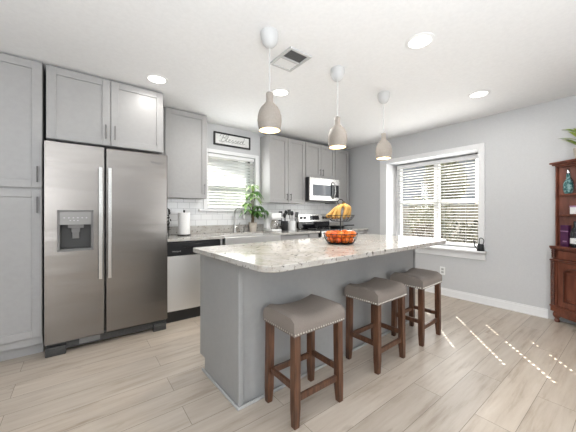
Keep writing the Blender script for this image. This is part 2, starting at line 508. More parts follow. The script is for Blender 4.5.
# ------------------------------------------------------------------ window_1 (right wall)
xg = XR + .33
w1 = struct('window_1', B(), 'vinyl')
b = B()
fl, fr = WY1 - .068, WY0 + .068
for a, c in ((fl, WY1), (WY0, fr)): box(b, xg - .03, a, WZ0, xg + .05, c, WZ1)
box(b, xg - .03, fr, WZ1 - .055, xg + .05, fl, WZ1); box(b, xg - .03, fr, WZ0, xg + .05, fl, WZ0 + .045)
ym = (WY0 + WY1) / 2
box(b, xg - .03, ym - .035, WZ0 + .045, xg + .05, ym + .035, WZ1 - .055)
obj('window_frame', b, 'vinyl', w1, bevel=0.003)
b = B()
for a, c in ((fr, ym - .035), (ym + .035, fl)):
    box(b, xg + .0, a, 1.335, xg + .04, c, 1.385)
obj('meeting_rail', b, 'vinyl', w1, bevel=0.003)
for a, c in ((fr, ym - .035), (ym + .035, fl)):
    b = B(); box(b, xg + .018, a, WZ0 + .045, xg + .022, c, WZ1 - .055)
    obj('pane', b, 'pane', w1)
b = B()
box(b, XR - .018, WY0 - .07, WZ0, XR, WY0, WZ1 + .07); box(b, XR - .018, WY1, WZ0, XR, WY1 + .13, WZ1 + .07); box(b, XR - .018, WY0, WZ1, XR, WY1, WZ1 + .07)
obj('casing', b, 'trim', w1, bevel=0.003)
b = B()
box(b, XR - .085, WY0 - .10, WZ0 - .022, xg - .03, WY1 + .16, WZ0 + .002)
obj('window_sill', b, 'trim', w1, bevel=0.005)
b = B(); box(b, XR - .02, WY0 - .08, WZ0 - .12, XR, WY1 + .14, WZ0 - .022)
obj('apron', b, 'trim', w1, bevel=0.004)

# blinds: flat slats with cord-route holes
def blind_right(y0, y1, cords, label):
    xc = xg - .065
    t = thing('window_blind', label, 'blind', (xc, (y0 + y1) / 2, WZ1 - .06), group=None)
    b = B(); box(b, xc - .028, y0, WZ1 - .075, xc + .028, y1, WZ1 - .02); obj('headrail', b, 'vinyl', t, bevel=0.003)
    b = B()
    hw, hx = 0.008, 0.0105
    z = WZ0 + .06
    while z < WZ1 - .085:
        ys = [y0]
        for c in cords: ys += [c - hw, c + hw]
        ys.append(y1)
        for i in range(0, len(ys) - 1):
            mt = Matrix.Translation((xc, 0, z)) @ Matrix.Rotation(math.radians(9), 4, 'Y')
            if i % 2 == 0: box(b, -.025, ys[i], -.0013, .025, ys[i + 1], .0013, mt)
            else:
                box(b, -.025, ys[i], -.0013, -hx, ys[i + 1], .0013, mt)
                box(b, hx, ys[i], -.0013, .025, ys[i + 1], .0013, mt)
        z += 0.043
    obj('slats', b, 'blindw', t)
    b = B(); box(b, xc - .025, y0, WZ0 + .014, xc + .025, y1, WZ0 + .036); obj('bottom_rail', b, 'vinyl', t, bevel=0.003)
    for c in cords:
        b = B()
        tube(b, [(xc - .026, c, WZ0 + .03), (xc - .026, c, WZ1 - .07)], 0.0011, 5)
        obj('ladder_cord', b, 'vinyl', t)
    return t
bl = blind_right(ym + .0015, fl + .03, (2.15, 2.52), 'open white horizontal blind in the left half of the double window')
br_ = blind_right(fr - .03, ym - .0015, (1.57, 1.865), 'open white horizontal blind in the right half of the double window')

# ------------------------------------------------------------------ window_2 (over the sink)
yg = YB + .085
w2 = struct('window_2', B(), 'vinyl')
b = B()
box(b, KX0, yg - .02, KZ0, KX0 + .05, yg + .035, KZ1); box(b, KX1 - .05, yg - .02, KZ0, KX1, yg + .035, KZ1)
box(b, KX0 + .05, yg - .02, KZ1 - .05, KX1 - .05, yg + .035, KZ1); box(b, KX0 + .05, yg - .02, KZ0, KX1 - .05, yg + .035, KZ0 + .05)
obj('window_frame', b, 'vinyl', w2, bevel=0.003)
b = B(); box(b, KX0 + .05, yg, 1.585, KX1 - .05, yg + .03, 1.63); obj('meeting_rail', b, 'vinyl', w2, bevel=0.003)
b = B(); box(b, KX0 + .05, yg + .018, KZ0 + .05, KX1 - .05, yg + .022, 1.585); obj('pane', b, 'screenpane', w2, label='screened lower pane')
b = B(); box(b, KX0 + .05, yg + .018, 1.63, KX1 - .05, yg + .022, KZ1 - .05); obj('pane', b, 'pane', w2)
b = B(); box(b, KX1 - .085, yg - .015, KZ0 + .05, KX1 - .05, yg + .0, KZ1 - .05); obj('shade_strip', b, 'black', w2, label='black strip for the shaded gap at the slat ends')  # black strip stands in for the dark shade between slat ends
b = B()
box(b, KX0 - .06, YB - .018, KZ0, KX0, YB, KZ1 + .05); box(b, KX1, YB - .018, KZ0, KX1 + .06, YB, KZ1 + .05); box(b, KX0, YB - .018, KZ1, KX1, YB, KZ1 + .05)
obj('casing', b, 'trim', w2, bevel=0.003)
b = B(); box(b, KX0 - .13, YB - .045, KZ0 - .028, KX1 + .07, yg - .02, KZ0); obj('window_sill', b, 'trim', w2, bevel=0.004)
t = thing('window_blind', 'white horizontal blind over the kitchen sink', 'blind', (1.79, YB + .035, KZ1 - .05))
b = B(); box(b, KX0 + .012, YB + .01, KZ1 - .05, KX1 - .012, YB + .06, KZ1 - .003); obj('headrail', b, 'vinyl', t, bevel=0.003)
b = B()
z = KZ0 + .05
while z < KZ1 - .06:
    mt = Matrix.Translation((0, YB + .036, z)) @ Matrix.Rotation(math.radians(-38), 4, 'X')
    box(b, KX0 + .012, -.024, -.0013, KX1 - .012, .024, .0013, mt)
    z += 0.043
obj('slats', b, 'blindback', t)
b = B(); box(b, KX0 + .012, YB + .012, KZ0 + .008, KX1 - .012, YB + .058, KZ0 + .028); obj('bottom_rail', b, 'vinyl', t, bevel=0.003)

# ------------------------------------------------------------------ outside
b = B(); box(b, 4.5, -14, -0.35, 30, 30, -0.25); box(b, -14, 4.0, -0.35, 4.5, 30, -0.25); struct('ground', b, 'grass')
def leafball(bm, c, rx, ry, rz, n, s):
    for _ in range(n):
        v = Vector((random.gauss(0, 1), random.gauss(0, 1), random.gauss(0, 1))).normalized() * (0.72 + 0.3 * random.random())
        p = Vector((c[0] + v.x * rx, c[1] + v.y * ry, c[2] + v.z * rz))
        q = Euler((random.uniform(0, 6.3), random.uniform(0, 6.3), random.uniform(0, 6.3))).to_matrix()
        k = s * random.uniform(.6, 1.4)
        vs = [bm.verts.new(p + q @ Vector(w) * k) for w in ((-1, 0, 0), (0, -.45, .1), (1, 0, 0), (0, .45, .1))]
        bm.faces.new(vs)
bushes = [  # x, y, r, h, mat, label
    (6.6, 2.2, .55, 1.25, 'bushdark', 'dark leafy bush outside the right half of the window'),
    (7.2, 3.45, .45, 1.15, 'bushbrown', 'brownish low shrub outside the middle of the window'),
    (7.3, 4.9, .7, 1.2, 'bushyellow', 'sunlit yellow green shrub outside the left half of the window'),
    (9.0, 4.2, .7, 1.9, 'bushyellow', 'tall yellowish shrub by the fence, right of the house'),
    (9.0, 6.3, .7, 1.5, 'bushdark', 'dark shrub in front of the fence outside the left half of the window'),
]
for x, y, r, h, mm, lab in bushes:
    t = thing('garden_bush', lab, 'bush', (x, y, -.25), group=None)
    b = B()
    for k in range(5):
        leafball(b, (x + random.uniform(-.4, .4) * r, y + random.uniform(-.4, .4) * r, -.25 + h * random.uniform(.35, .7)), r * .7, r * .7, h * .38, 420, .055)
    obj('foliage', b, mm, t)
    b = B()
    for k in range(4):
        tube(b, [(x + .05 * k, y, -.25), (x + random.uniform(-.3, .3) * r, y + random.uniform(-.3, .3) * r, -.25 + h * .6)], [.025, .01], 5)
    obj('stem', b, 'bark', t)
t = thing('garden_fence', 'weathered wooden board fence across the yard outside the window', 'fence', (10.2, 5, -.25))
b = B()
for i in range(70):
    y = -1 + i * .155
    box(b, 10.2, y, -.25, 10.22, y + .148, 1.5 + random.uniform(-.01, .01))
obj('boards', b, 'fence', t)
for i in range(5):
    b = B(); y = -1 + i * 2.4; box(b, 10.22, y, -.25, 10.31, y + .09, 1.52); obj('post', b, 'fence', t)
t = thing('neighbour_house', 'blue gray house beyond the fence outside the window', 'house', (15, 9, -.25))
b = B(); box(b, 13.5, 6.2, -.25, 19, 14, 4.6); obj('wall', b, 'bluegray', t)
b = B()
vs = [(13.1, 6.0, 4.55), (19.4, 6.0, 4.55), (19.4, 14.2, 4.55), (13.1, 14.2, 4.55), (16.25, 6.0, 6.0), (16.25, 14.2, 6.0)]
vv = [b.verts.new(p) for p in vs]
for f in ((0, 1, 4), (2, 3, 5), (3, 0, 4, 5), (1, 2, 5, 4), (0, 3, 2, 1)): b.faces.new([vv[i] for i in f])
obj('roof', b, 'roofgray', t)
for x, y, r, h, mm, lab in ((12.0, 5.4, 1.1, 4.6, 'bushyellow', 'sunlit tree beyond the fence, right of the blue gray house'), (12.9, 2.5, 1.15, 4.6, 'bushdark', 'dark tree beyond the fence outside the right half of the window')):
    t = thing('garden_tree', lab, 'tree', (x, y, -.25))
    b = B()
    for k in range(7):
        leafball(b, (x + random.uniform(-.6, .6) * r, y + random.uniform(-.6, .6) * r, -.25 + h * random.uniform(.5, .85)), r * .6, r * .6, h * .17, 380, .10)
    obj('crown', b, mm, t)
    b = B(); tube(b, [(x, y, -.25), (x + .1, y, h * .6)], [.11, .06], 8); obj('trunk', b, 'bark', t)
# house seen through the kitchen window
t = thing('neighbour_house', 'white sided neighbouring house seen through the sink window', 'house', (4, 8.0, -.25))
b = B()
box(b, 0, 8.05, -.25, 9, 14, 3.4)
for i in range(30): box(b, 0, 8.03, -.2 + i * .12, 9, 8.05, -.2 + i * .12 + .11)
obj('wall', b, 'siding', t)
b = B()
vs = [(2.9, 7.6, 3.05), (9.3, 7.6, 1.1), (9.3, 8.0, 1.2), (2.9, 8.0, 3.15), (2.9, 7.6, 3.35), (9.3, 7.6, 3.35), (9.3, 8.0, 3.45), (2.9, 8.0, 3.45)]
vv = [b.verts.new(p) for p in vs]
for f in ((3, 2, 1, 0), (4, 5, 6, 7), (0, 1, 5, 4), (1, 2, 6, 5), (2, 3, 7, 6), (3, 0, 4, 7)): b.faces.new([vv[i] for i in f])
obj('roof', b, 'roofgray', t)

t = thing('shadow_board', 'gray sloping porch board added outside the sink window for its shadow', 'shading', (4, 5, -.25))  # unseen board on posts, added to cast a sloped shadow on the blind
b = B()
q = [(2.35, 3.19), (4.6, 2.56), (4.6, 2.72), (2.35, 3.35)]
lo = [b.verts.new((x, 4.6, z)) for x, z in q]; hi = [b.verts.new((x, 4.72, z)) for x, z in q]
b.faces.new(lo); b.faces.new(list(reversed(hi)))
for k in range(4): b.faces.new([lo[k], hi[k], hi[(k + 1) % 4], lo[(k + 1) % 4]])
bmesh.ops.recalc_face_normals(b, faces=b.faces[:])
for k in range(1): box(b, 2.35, 4.6, 3.35, 4.6, 4.72, 3.8)
obj('slab', b, 'roofgray', t)
for x, z in ((2.45, 3.2), (4.5, 2.62)):
    for y in (4.66,):
        b = B(); box(b, x - .05, y - .05, -.25, x + .05, y + .05, z); obj('post', b, 'trim', t)

# ------------------------------------------------------------------ cabinets
def shaker(x0, x1, z0, z1, yf, stile=0.062, th=0.02, rec=0.009):
    b = B()
    box(b, x0, yf, z0, x0 + stile, yf + th, z1); box(b, x1 - stile, yf, z0, x1, yf + th, z1)
    box(b, x0 + stile, yf, z0, x1 - stile, yf + th, z0 + stile); box(b, x0 + stile, yf, z1 - stile, x1 - stile, yf + th, z1)
    box(b, x0 + stile, yf + rec, z0 + stile, x1 - stile, yf + th - .001, z1 - stile)
    return b

def pull(x, z0, z1, yf, parent, horiz=False):
    b = B()
    d = 0.03
    if horiz:
        xa, xb, z = x
        tube(b, [(xa, yf - d, z), (xb, yf - d, z)], 0.0055, 8)
        for q in (xa + .015, xb - .015): tube(b, [(q, yf + .002, z), (q, yf - d, z)], 0.0045, 6)
    else:
        tube(b, [(x, yf - d, z0), (x, yf - d, z1)], 0.0055, 8)
        for q in (z0 + .012, z1 - .012): tube(b, [(x, yf + .002, q), (x, yf - d, q)], 0.0045, 6)
    return obj('handle', b, 'pull', parent, smooth=True)

def cabinet(name, label, x0, x1, z0, z1, yf, doors, yb=YB, cat='cabinet', toe=0.0, top=None):
    """doors: list of (xa, xb, za, zb, handle_x, handle_z0, handle_z1)"""
    t = thing(name, label, cat, ((x0 + x1) / 2, (yf + yb) / 2, 0 if toe else z0))
    b = B()
    box(b, x0, yf + .022, z0 + (toe or 0), x1, yb - .001, z1)
    if toe: box(b, x0, yf + .09, z0, x1, yb - .001, z0 + toe)
    if top: box(b, x0, yf + .006, z1, x1, yf + .05, top)
    obj('body', b, 'cab', t, bevel=0.001)
    for d in doors:
        xa, xb, za, zb = d[:4]
        if zb - za < 0.2:
            b = B(); box(b, xa, yf, za, xb, yf + .02, zb)
            o = obj('drawer', b, 'cab', t, bevel=0.003)
            if len(d) > 4: pull(d[4], 0, 0, yf, o, True)
        else:
            o = obj('door', shaker(xa, xb, za, zb, yf), 'cab', t, bevel=0.0022)
            if len(d) > 4: pull(d[4], d[5], d[6], yf, o)
    return t

cabinet('pantry_cabinet', 'tall gray pantry cabinet left of the refrigerator', -.90, -.243, 0, 2.435, 3.03,
        [(-.86, -.245, 1.39, 2.425, -.272, 1.435, 1.565), (-.86, -.245, .165, 1.374, -.272, 1.185, 1.318)], toe=.10)
cabinet('upper_cabinet', 'gray double door cabinet above the refrigerator', -.222, .692, 1.81, 2.43, 3.03,
        [(-.218, .230, 1.812, 2.422, .195, 1.865, 1.995), (.236, .690, 1.812, 2.422, .266, 1.865, 1.995)])
cabinet('upper_cabinet', 'tall narrow gray wall cabinet between refrigerator and sink window', .72, 1.30, 1.37, 2.435, 3.41,
        [(.80, 1.298, 1.372, 2.428, 1.262, 1.42, 1.55)])
cabinet('upper_cabinet', 'gray double door wall cabinet right of the sink window', 2.262, 2.975, 1.345, 2.375, 3.41,
        [(2.264, 2.612, 1.347, 2.367, 2.582, 1.385, 1.49), (2.618, 2.97, 1.347, 2.367, 2.65, 1.385, 1.49)])
cabinet('upper_cabinet', 'gray double door wall cabinet above the microwave', 2.98, 3.68, 1.79, 2.375, 3.41,
        [(2.984, 3.325, 1.792, 2.367, 3.295, 1.83, 1.94), (3.33, 3.676, 1.792, 2.367, 3.362, 1.83, 1.94)])
cabinet('upper_cabinet', 'narrow gray wall cabinet in the corner beside the microwave', 3.685, 4.06, 1.36, 2.375, 3.41,
        [(3.69, 4.056, 1.362, 2.367)])
cabinet('base_cabinet', 'gray sink base cabinet under the steel apron sink', 1.37, 2.215, 0, .62, 3.09,
        [(1.40, 1.79, .11, .61), (1.796, 2.19, .11, .61)], toe=.10)
cabinet('base_cabinet', 'gray drawer base cabinet between sink and range', 2.22, 2.76, 0, .875, 3.09,
        [(2.225, 2.755, .715, .868, (2.40, 2.58, .79)), (2.225, 2.755, .11, .708, 2.27, .55, .68)], toe=.10)
cabinet('base_cabinet', 'narrow gray base cabinet beside the range', 2.765, 2.965, 0, .875, 3.09,
        [(2.768, 2.962, .715, .868, (2.82, 2.91, .79)), (2.768, 2.962, .11, .708)], toe=.10)
cabinet('base_cabinet', 'gray corner base cabinet right of the range', 3.75, 4.187, 0, .875, 3.09,
        [(3.755, 4.18, .715, .868), (3.755, 4.18, .11, .708)], toe=.10)

# countertop with upstand
t = thing('countertop', 'speckled granite worktop along the back wall', 'countertop', (2.4, 3.4, .878))
b = B()
z0, z1 = .877, .91
box(b, .722, 3.065, z0, 1.385, YB - .010, z1); box(b, 1.385, 3.50, z0, 2.205, YB - .010, z1); box(b, 2.205, 3.065, z0, 2.972, YB - .010, z1)
obj('slab', b, 'granite', t, bevel=0.004)
b = B(); box(b, 3.742, 3.065, z0, 4.187, YB - .010, z1); obj('slab', b, 'granite', t, bevel=0.004)
b = B()
box(b, .722, YB - .030, z1, 2.972, YB - .0105, 1.012); obj('upstand', b, 'granite', t, bevel=0.003)
b = B(); box(b, 3.742, YB - .030, z1, 4.187, YB - .0105, 1.012); obj('upstand', b, 'granite', t, bevel=0.003)

# ------------------------------------------------------------------ refrigerator
t = thing('refrigerator', 'stainless steel side by side refrigerator with ice dispenser', 'refrigerator', (.245, 3.3, 0))
b = B(); box(b, -.222, 3.045, .035, .712, 3.66, 1.755)
obj('body', b, 'grayplastic', t, bevel=0.004)
fy = 2.955
# freezer door with dispenser cutout
dx0, dx1, dz0, dz1 = -.140, .094, .868, 1.203
b = B()
x0, x1, zz0, zz1 = -.225, .177, .105, 1.772
box(b, x0, fy, zz0, dx0, 3.035, zz1); box(b, dx1, fy, zz0, x1, 3.035, zz1)
box(b, dx0, fy, zz0, dx1, 3.035, dz0); box(b, dx0, fy, dz1, dx1, 3.035, zz1)
bmesh.ops.remove_doubles(b, verts=b.verts[:], dist=1e-5)
fd = obj('door', b, 'steel', t)
b = B(); box(b, .192, fy, zz0, .715, 3.035, zz1); rd = obj('door', b, 'steel', t, bevel=0.008, seg=3)
def fridge_handle(x, parent):
    b = B()
    prof = [(x - .014, fy - .045), (x + .014, fy - .045), (x + .016, fy - .030), (x + .010, fy - .022), (x - .010, fy - .022), (x - .016, fy - .030)]
    prism(b, prof, .60, 1.59)
    for z in (.63, 1.53): box(b, x - .012, fy - .025, z, x + .012, fy + .002, z + .04)
    obj('handle', b, 'steelbright', parent, bevel=0.004, seg=3)
fridge_handle(.150, fd); fridge_handle(.219, rd)
# dispenser
b = B()
e = .012
box(b, dx0 - .006, fy - .004, dz0 - .008, dx0 + e, fy + .01, dz1 + .006); box(b, dx1 - e, fy - .004, dz0 - .008, dx1 + .006, fy + .01, dz1 + .006)
box(b, dx0 + e, fy - .004, dz0 - .008, dx1 - e, fy + .01, dz0 + .012); box(b, dx0 + e, fy - .004, dz1 - .008, dx1 - e, fy + .01, dz1 + .006)
o = obj('dispenser', b, 'grayplastic', fd, bevel=0.003)
b = B(); box(b, dx0 + e, fy - .001, 1.085, dx1 - e, fy + .02, dz1 - .008)
obj('control_panel', b, mat('panel_gray', (0.24, 0.232, 0.222), 0.35, 0.5), fd)
for i in range(6):
    b = B(); box(b, dx0 + .035 + i * .030, fy - .003, 1.140, dx0 + .045 + i * .030, fy - .0012, 1.146); obj('control_mark', b, 'lightgray', fd)
for i in range(3):
    b = B(); box(b, dx0 + .075 + i * .025, fy - .003, 1.118, dx0 + .085 + i * .025, fy - .0012, 1.123); obj('control_mark', b, 'lightgray', fd)
b = B()
box(b, dx0 + e, 3.025, dz0 + .012, dx1 - e, 3.034, 1.085)
box(b, dx0 + .004, fy + .01, dz0 + .012, dx0 + e, 3.034, 1.085); box(b, dx1 - e, fy + .01, dz0 + .012, dx1 - .004, 3.034, 1.085)
box(b, dx0 + e, fy + .004, dz0 + .004, dx1 - e, 3.034, dz0 + .014)
obj('recess', b, 'grillegray', fd)
b = B()
cx = (dx0 + dx1) / 2
prism(b, [(cx - .055, fy + .012), (cx + .055, fy + .012), (cx + .035, 3.024), (cx - .035, 3.024)], 1.055, 1.085)
prism(b, [(cx - .03, fy + .016), (cx + .03, fy + .016), (cx + .02, 3.02), (cx - .02, 3.02)], 1.02, 1.055)
box(b, cx - .024, fy + .03, .965, cx + .024, fy + .042, 1.02)
obj('paddle', b, 'grayplastic', fd, bevel=0.003)
# grille and feet
b = B(); box(b, -.215, 3.0, .03, .70, 3.045, .10)
for i in range(22): box(b, -.08 + i * .030, 2.994, .05, -.062 + i * .030, 3.0, .085)
obj('base_grille', b, 'grillegray', t)
for xa, xb in ((-.222, -.09), (.585, .705)):
    b = B(); box(b, xa, 2.965, .0, xb, 3.0, .075); box(b, xa + .01, 2.958, .03, xb - .01, 2.966, .06)
    obj('foot_cover', b, 'grillegray', t, bevel=0.004)
b = B(); box(b, .0, 2.985, .045, .15, 3.0, .10); obj('filter_cap', b, 'grayplastic', t, bevel=0.003)
for xa in (-.215, .64):
    b = B(); box(b, xa, 2.985, 1.756, xa + .06, 3.06, 1.785); obj('hinge_cover', b, 'grayplastic', t, bevel=0.003)
b = text_mesh('Whirlpool', .028)
bmesh.ops.transform(b, matrix=Matrix.Translation((.56, fy - .0005, 1.675)) @ Matrix.Rotation(PI / 2, 4, 'X'), verts=b.verts[:])
obj('lettering', b, 'darkletters', rd)

# ------------------------------------------------------------------ dishwasher
t = thing('dishwasher', 'stainless dishwasher with black control strip between refrigerator and sink', 'dishwasher', (1.05, 3.35, 0))
b = B(); box(b, .735, 3.115, .0, 1.362, 3.66, .872); obj('body', b, 'black', t)
b = B(); box(b, .738, 3.082, .725, 1.340, 3.115, .862)
box(b, .90, 3.074, .805, 1.20, 3.082, .845)
o = obj('control_panel', b, 'black', t, bevel=0.006)
b = text_mesh('Whirlpool', .022)
bmesh.ops.transform(b, matrix=Matrix.Translation((.79, 3.0805, .762)) @ Matrix.Rotation(PI / 2, 4, 'X'), verts=b.verts[:])
obj('lettering', b, 'lightgray', o)
b = B()
n = 10
pts = [(.745 + (.59) * i / n, 3.085 - .014 * math.sin(PI * i / n)) for i in range(n + 1)]
prism(b, pts + [(1.335, 3.115), (.745, 3.115)], .128, .718)
obj('door', b, 'steelsatin', t, smooth=True)
b = B(); box(b, .74, 3.125, .0, 1.34, 3.14, .12); obj('kick_plate', b, 'black', t)
b = B(); box(b, 1.342, 3.085, .02, 1.366, 3.115, .872); obj('side_trim', b, 'cab', t)

# ------------------------------------------------------------------ apron sink, faucet
t = thing('sink', 'stainless apron front sink below the window', 'sink', (1.795, 3.27, .63))
b = B()
sx0, sx1, sy0, sy1, sz = 1.388, 2.202, 3.045, 3.498, .888
box(b, sx0, sy0, .63, sx1, sy0 + .02, sz); box(b, sx0, sy1 - .018, .63, sx1, sy1, sz)
box(b, sx0, sy0 + .02, .63, sx0 + .018, sy1 - .018, sz); box(b, sx1 - .018, sy0 + .02, .63, sx1, sy1 - .018, sz)
box(b, sx0 + .018, sy0 + .02, .63, sx1 - .018, sy1 - .018, .65)
obj('basin', b, 'steelsatin', t, bevel=0.004)
b = B(); lathe(b, [(.045, .650), (.045, .654), (.03, .656), (0, .656)], 1.8, 3.3, 20); obj('drain', b, 'chrome', t, smooth=True)
t = thing('faucet', 'tall gooseneck pull down faucet behind the sink', 'faucet', (1.775, 3.585, .91))
b = B(); lathe(b, [(.028, .91), (.028, .918), (.020, .93), (.016, .96), (.016, 1.02), (.0135, 1.03)], 1.775, 3.585, 20); obj('base', b, 'nickel', t, smooth=True)
b = B()
P = [(1.775, 3.585, 1.0), (1.775, 3.585, 1.17)]
for k in range(1, 9):
    a = PI * k / 8
    P.append((1.775 + .02 * (1 - math.cos(a)), 3.585 - .095 * (1 - math.cos(a)), 1.17 + .095 * math.sin(a)))
P.append((1.817, 3.39, 1.14))
tube(b, P, .0115, 10); obj('spout', b, 'nickel', t, smooth=True)
b = B(); tube(b, [(1.817, 3.392, 1.155), (1.818, 3.385, 1.10)], [.015, .018], 12); obj('spray_head', b, 'nickel', t, smooth=True)
b = B(); tube(b, [(1.785, 3.58, .985), (1.83, 3.565, .99), (1.85, 3.56, 1.05)], [.010, .008, .006], 8); obj('lever', b, 'nickel', t, smooth=True)
t = thing('soap_dispenser', 'small steel soap pump beside the faucet', 'soap dispenser', (1.93, 3.585, .91))
b = B(); lathe(b, [(.018, .91), (.018, .925), (.010, .93), (.010, .965), (.013, .97), (.013, .985), (0, .987)], 1.93, 3.585, 16); obj('base', b, 'nickel', t, smooth=True)
b = B(); tube(b, [(1.93, 3.585, .98), (1.935, 3.53, .985), (1.935, 3.52, .975)], [.007, .006, .005], 8); obj('spout', b, 'nickel', t, smooth=True)

# ------------------------------------------------------------------ range
t = thing('range', 'black and stainless electric range with rear control panel', 'range', (3.355, 3.35, 0))
b = B(); box(b, 2.982, 3.09, .02, 3.732, 3.655, .905); obj('body', b, 'black', t, bevel=0.002)
b = B(); box(b, 2.978, 3.06, .905, 3.736, 3.60, .922); obj('cooktop', b, 'blackglass', t, bevel=0.004)
for cx_, cy_, r in ((3.17, 3.22, .10), (3.17, 3.46, .075), (3.55, 3.22, .075), (3.55, 3.46, .10)):
    b = B(); tube(b, ring_pts(cx_, cy_, .9225, r, 32), .0012, 4, True); obj('burner_ring', b, 'grayplastic', t)
b = B(); box(b, 2.99, 3.045, .24, 3.724, 3.09, .80)
o = obj('oven_door', b, 'steel', t, bevel=0.006)
b = B(); box(b, 3.10, 3.040, .36, 3.61, 3.046, .66); obj('oven_window', b, 'blackglass', o)
b = B(); tube(b, [(3.03, 3.0, .755), (3.68, 3.0, .755)], .012, 10)
for x in (3.06, 3.65): tube(b, [(x, 3.046, .755), (x, 3.0, .755)], .008, 8)
obj('handle', b, 'steelbright', o, smooth=True)
b = B(); box(b, 2.99, 3.05, .805, 3.724, 3.09, .90); obj('front_rail', b, 'steelbright', t, bevel=0.004)
b = B(); box(b, 2.99, 3.055, .04, 3.724, 3.09, .225); obj('drawer', b, 'steel', t, bevel=0.004)
b = B(); box(b, 2.984, 3.60, .922, 3.730, 3.655, 1.03); obj('back_riser', b, 'blackglass', t)
b = B()
mt = Matrix.Translation((0, 3.60, 1.03)) @ Matrix.Rotation(math.radians(-8), 4, 'X')
box(b, 2.984, 0.0, 0, 3.730, .05, .145, mt)
o = obj('control_panel', b, 'steelbright', t, bevel=0.008)
b = B(); box(b, 3.25, -.004, .035, 3.47, .001, .115, mt); obj('display', b, 'blackglass', o)
for x in (3.05, 3.13, 3.58, 3.66):
    b = B(); lathe(b, [(.024, 0), (.024, .008), (.018, .022), (0, .022)], n=16, mtx=mt @ Matrix.Translation((x, 0, .075)) @ Matrix.Rotation(PI / 2, 4, 'X'))
    obj('knob', b, 'black', o, smooth=True)
# pan on the range
t = thing('frying_pan', 'black frying pan on the right front burner', 'pan', (3.54, 3.24, .923))
b = B(); lathe(b, [(0, .923), (.11, .923), (.14, .968), (.136, .968), (.108, .929), (0, .929)], 3.54, 3.24, 32); obj('bowl', b, 'black', t, smooth=True)
b = B(); tube(b, [(3.67, 3.20, .962), (3.74, 3.17, .975), (3.85, 3.12, .975)], [.010, .010, .012], 8); obj('handle', b, 'black', t, smooth=True)

# ------------------------------------------------------------------ microwave
t = thing('microwave', 'stainless over the range microwave with curved handle', 'microwave', (3.31, 3.48, 1.385))
mx0, mx1, my, mz0, mz1 = 2.965, 3.675, 3.30, 1.388, 1.775
b = B(); box(b, mx0, my + .025, mz0, mx1, YB - .012, mz1); obj('body', b, 'black', t)
b = B(); box(b, mx0 + .002, my, mz0 + .012, mx1 - .002, my + .025, mz1); o = obj('door', b, 'steelbright', t, bevel=0.004)
b = B(); box(b, mx0 + .07, my - .003, mz0 + .085, 3.47, my + .001, mz1 - .115); obj('door_window', b, mat('microwave_glass', (.05, .055, .065), .08, .3), o)
b = B(); box(b, 3.475, my - .003, mz0 + .07, mx1 - .02, my + .001, mz1 - .10); obj('keypad', b, 'blackglass', o)
b = B(); tube(b, smooth_path([(3.50, my + .004, mz0 + .05), (3.505, my - .035, mz0 + .08), (3.515, my - .05, 1.58), (3.505, my - .035, mz1 - .08), (3.50, my + .004, mz1 - .055)]), .013, 10)
obj('handle', b, 'steelbright', o, smooth=True)
b = B(); box(b, mx0 + .03, my + .06, mz0 - .008, mx1 - .03, YB - .1, mz0); obj('vent_grille', b, 'grayplastic', t)

# ------------------------------------------------------------------ island
IX0, IX1 = .757, 2.965
ITILT = math.radians(2)
def island_turn(o):
    d = o.location - Vector((.757, 1.478, 0))
    o.location = Vector((.772, 1.478, 0)) + Matrix.Rotation(ITILT, 3, 'Z') @ d
    o.rotation_euler = (0, 0, ITILT)
t = thing('kitchen_island', 'gray paneled kitchen island base under granite', 'kitchen island', (1.8, 1.78, 0))
b = B(); box(b, IX0 + .004, 1.50, .0, IX1, 2.0, .884); box(b, IX0 + .004, 2.0, .10, IX1, 2.065, .884)
obj('body', b, 'island', t)
b = B(); box(b, IX0 - .008, 1.49, .0, IX0 + .004, 2.0, .884); box(b, IX0 - .008, 2.0, .10, IX0 + .004, 2.09, .884)
obj('end_panel', b, 'island', t, bevel=0.002)
b = B(); box(b, IX0 - .010, 1.486, 0, IX0 + .022, 1.50, .884)
obj('corner_trim', b, 'island', t, bevel=0.002)
b = B(); box(b, IX1 - .004, 1.486, 0, IX1 + .014, 2.08, .884)
obj('end_panel', b, 'island', t, bevel=0.002)
b = B()
box(b, IX0 - .022, 1.474, 0, IX1, 1.486, .018); box(b, IX0 - .022, 1.486, 0, IX0 - .010, 2.03, .018)
obj('shoe_molding', b, mat('island_shoe', (.42, .42, .415), .4), t, bevel=0.004)
for i in range(3):
    xa = IX0 + .03 + i * .72
    o = obj('door', None or (lambda bb: bb)(shaker(xa, xa + .65, .12, .86, 2.066)), 'island', t, bevel=0.002)
island_turn(t)
# counter slab with rounded corners
def rrect(x0, y0, x1, y1, rs, n=8):
    pts = []
    for (cx, cy, r, a0) in ((x1 - rs[0], y0 + rs[0], rs[0], -90), (x1 - rs[1], y1 - rs[1], rs[1], 0), (x0 + rs[2], y1 - rs[2], rs[2], 90), (x0 + rs[3], y0 + rs[3], rs[3], 180)):
        for k in range(n + 1):
            a = math.radians(a0 + 90 * k / n); pts.append((cx + r * math.cos(a), cy + r * math.sin(a)))
    return pts
b = B(); prism(b, rrect(.690, 1.105, 2.98, 2.10, (.20, .02, .02, .10)), .885, .92)
island_turn(single('island_countertop', b, 'granite', 'large speckled granite slab on top of the gray island', 'countertop', (1.76, 1.6, .885), bevel=0.006, seg=3))

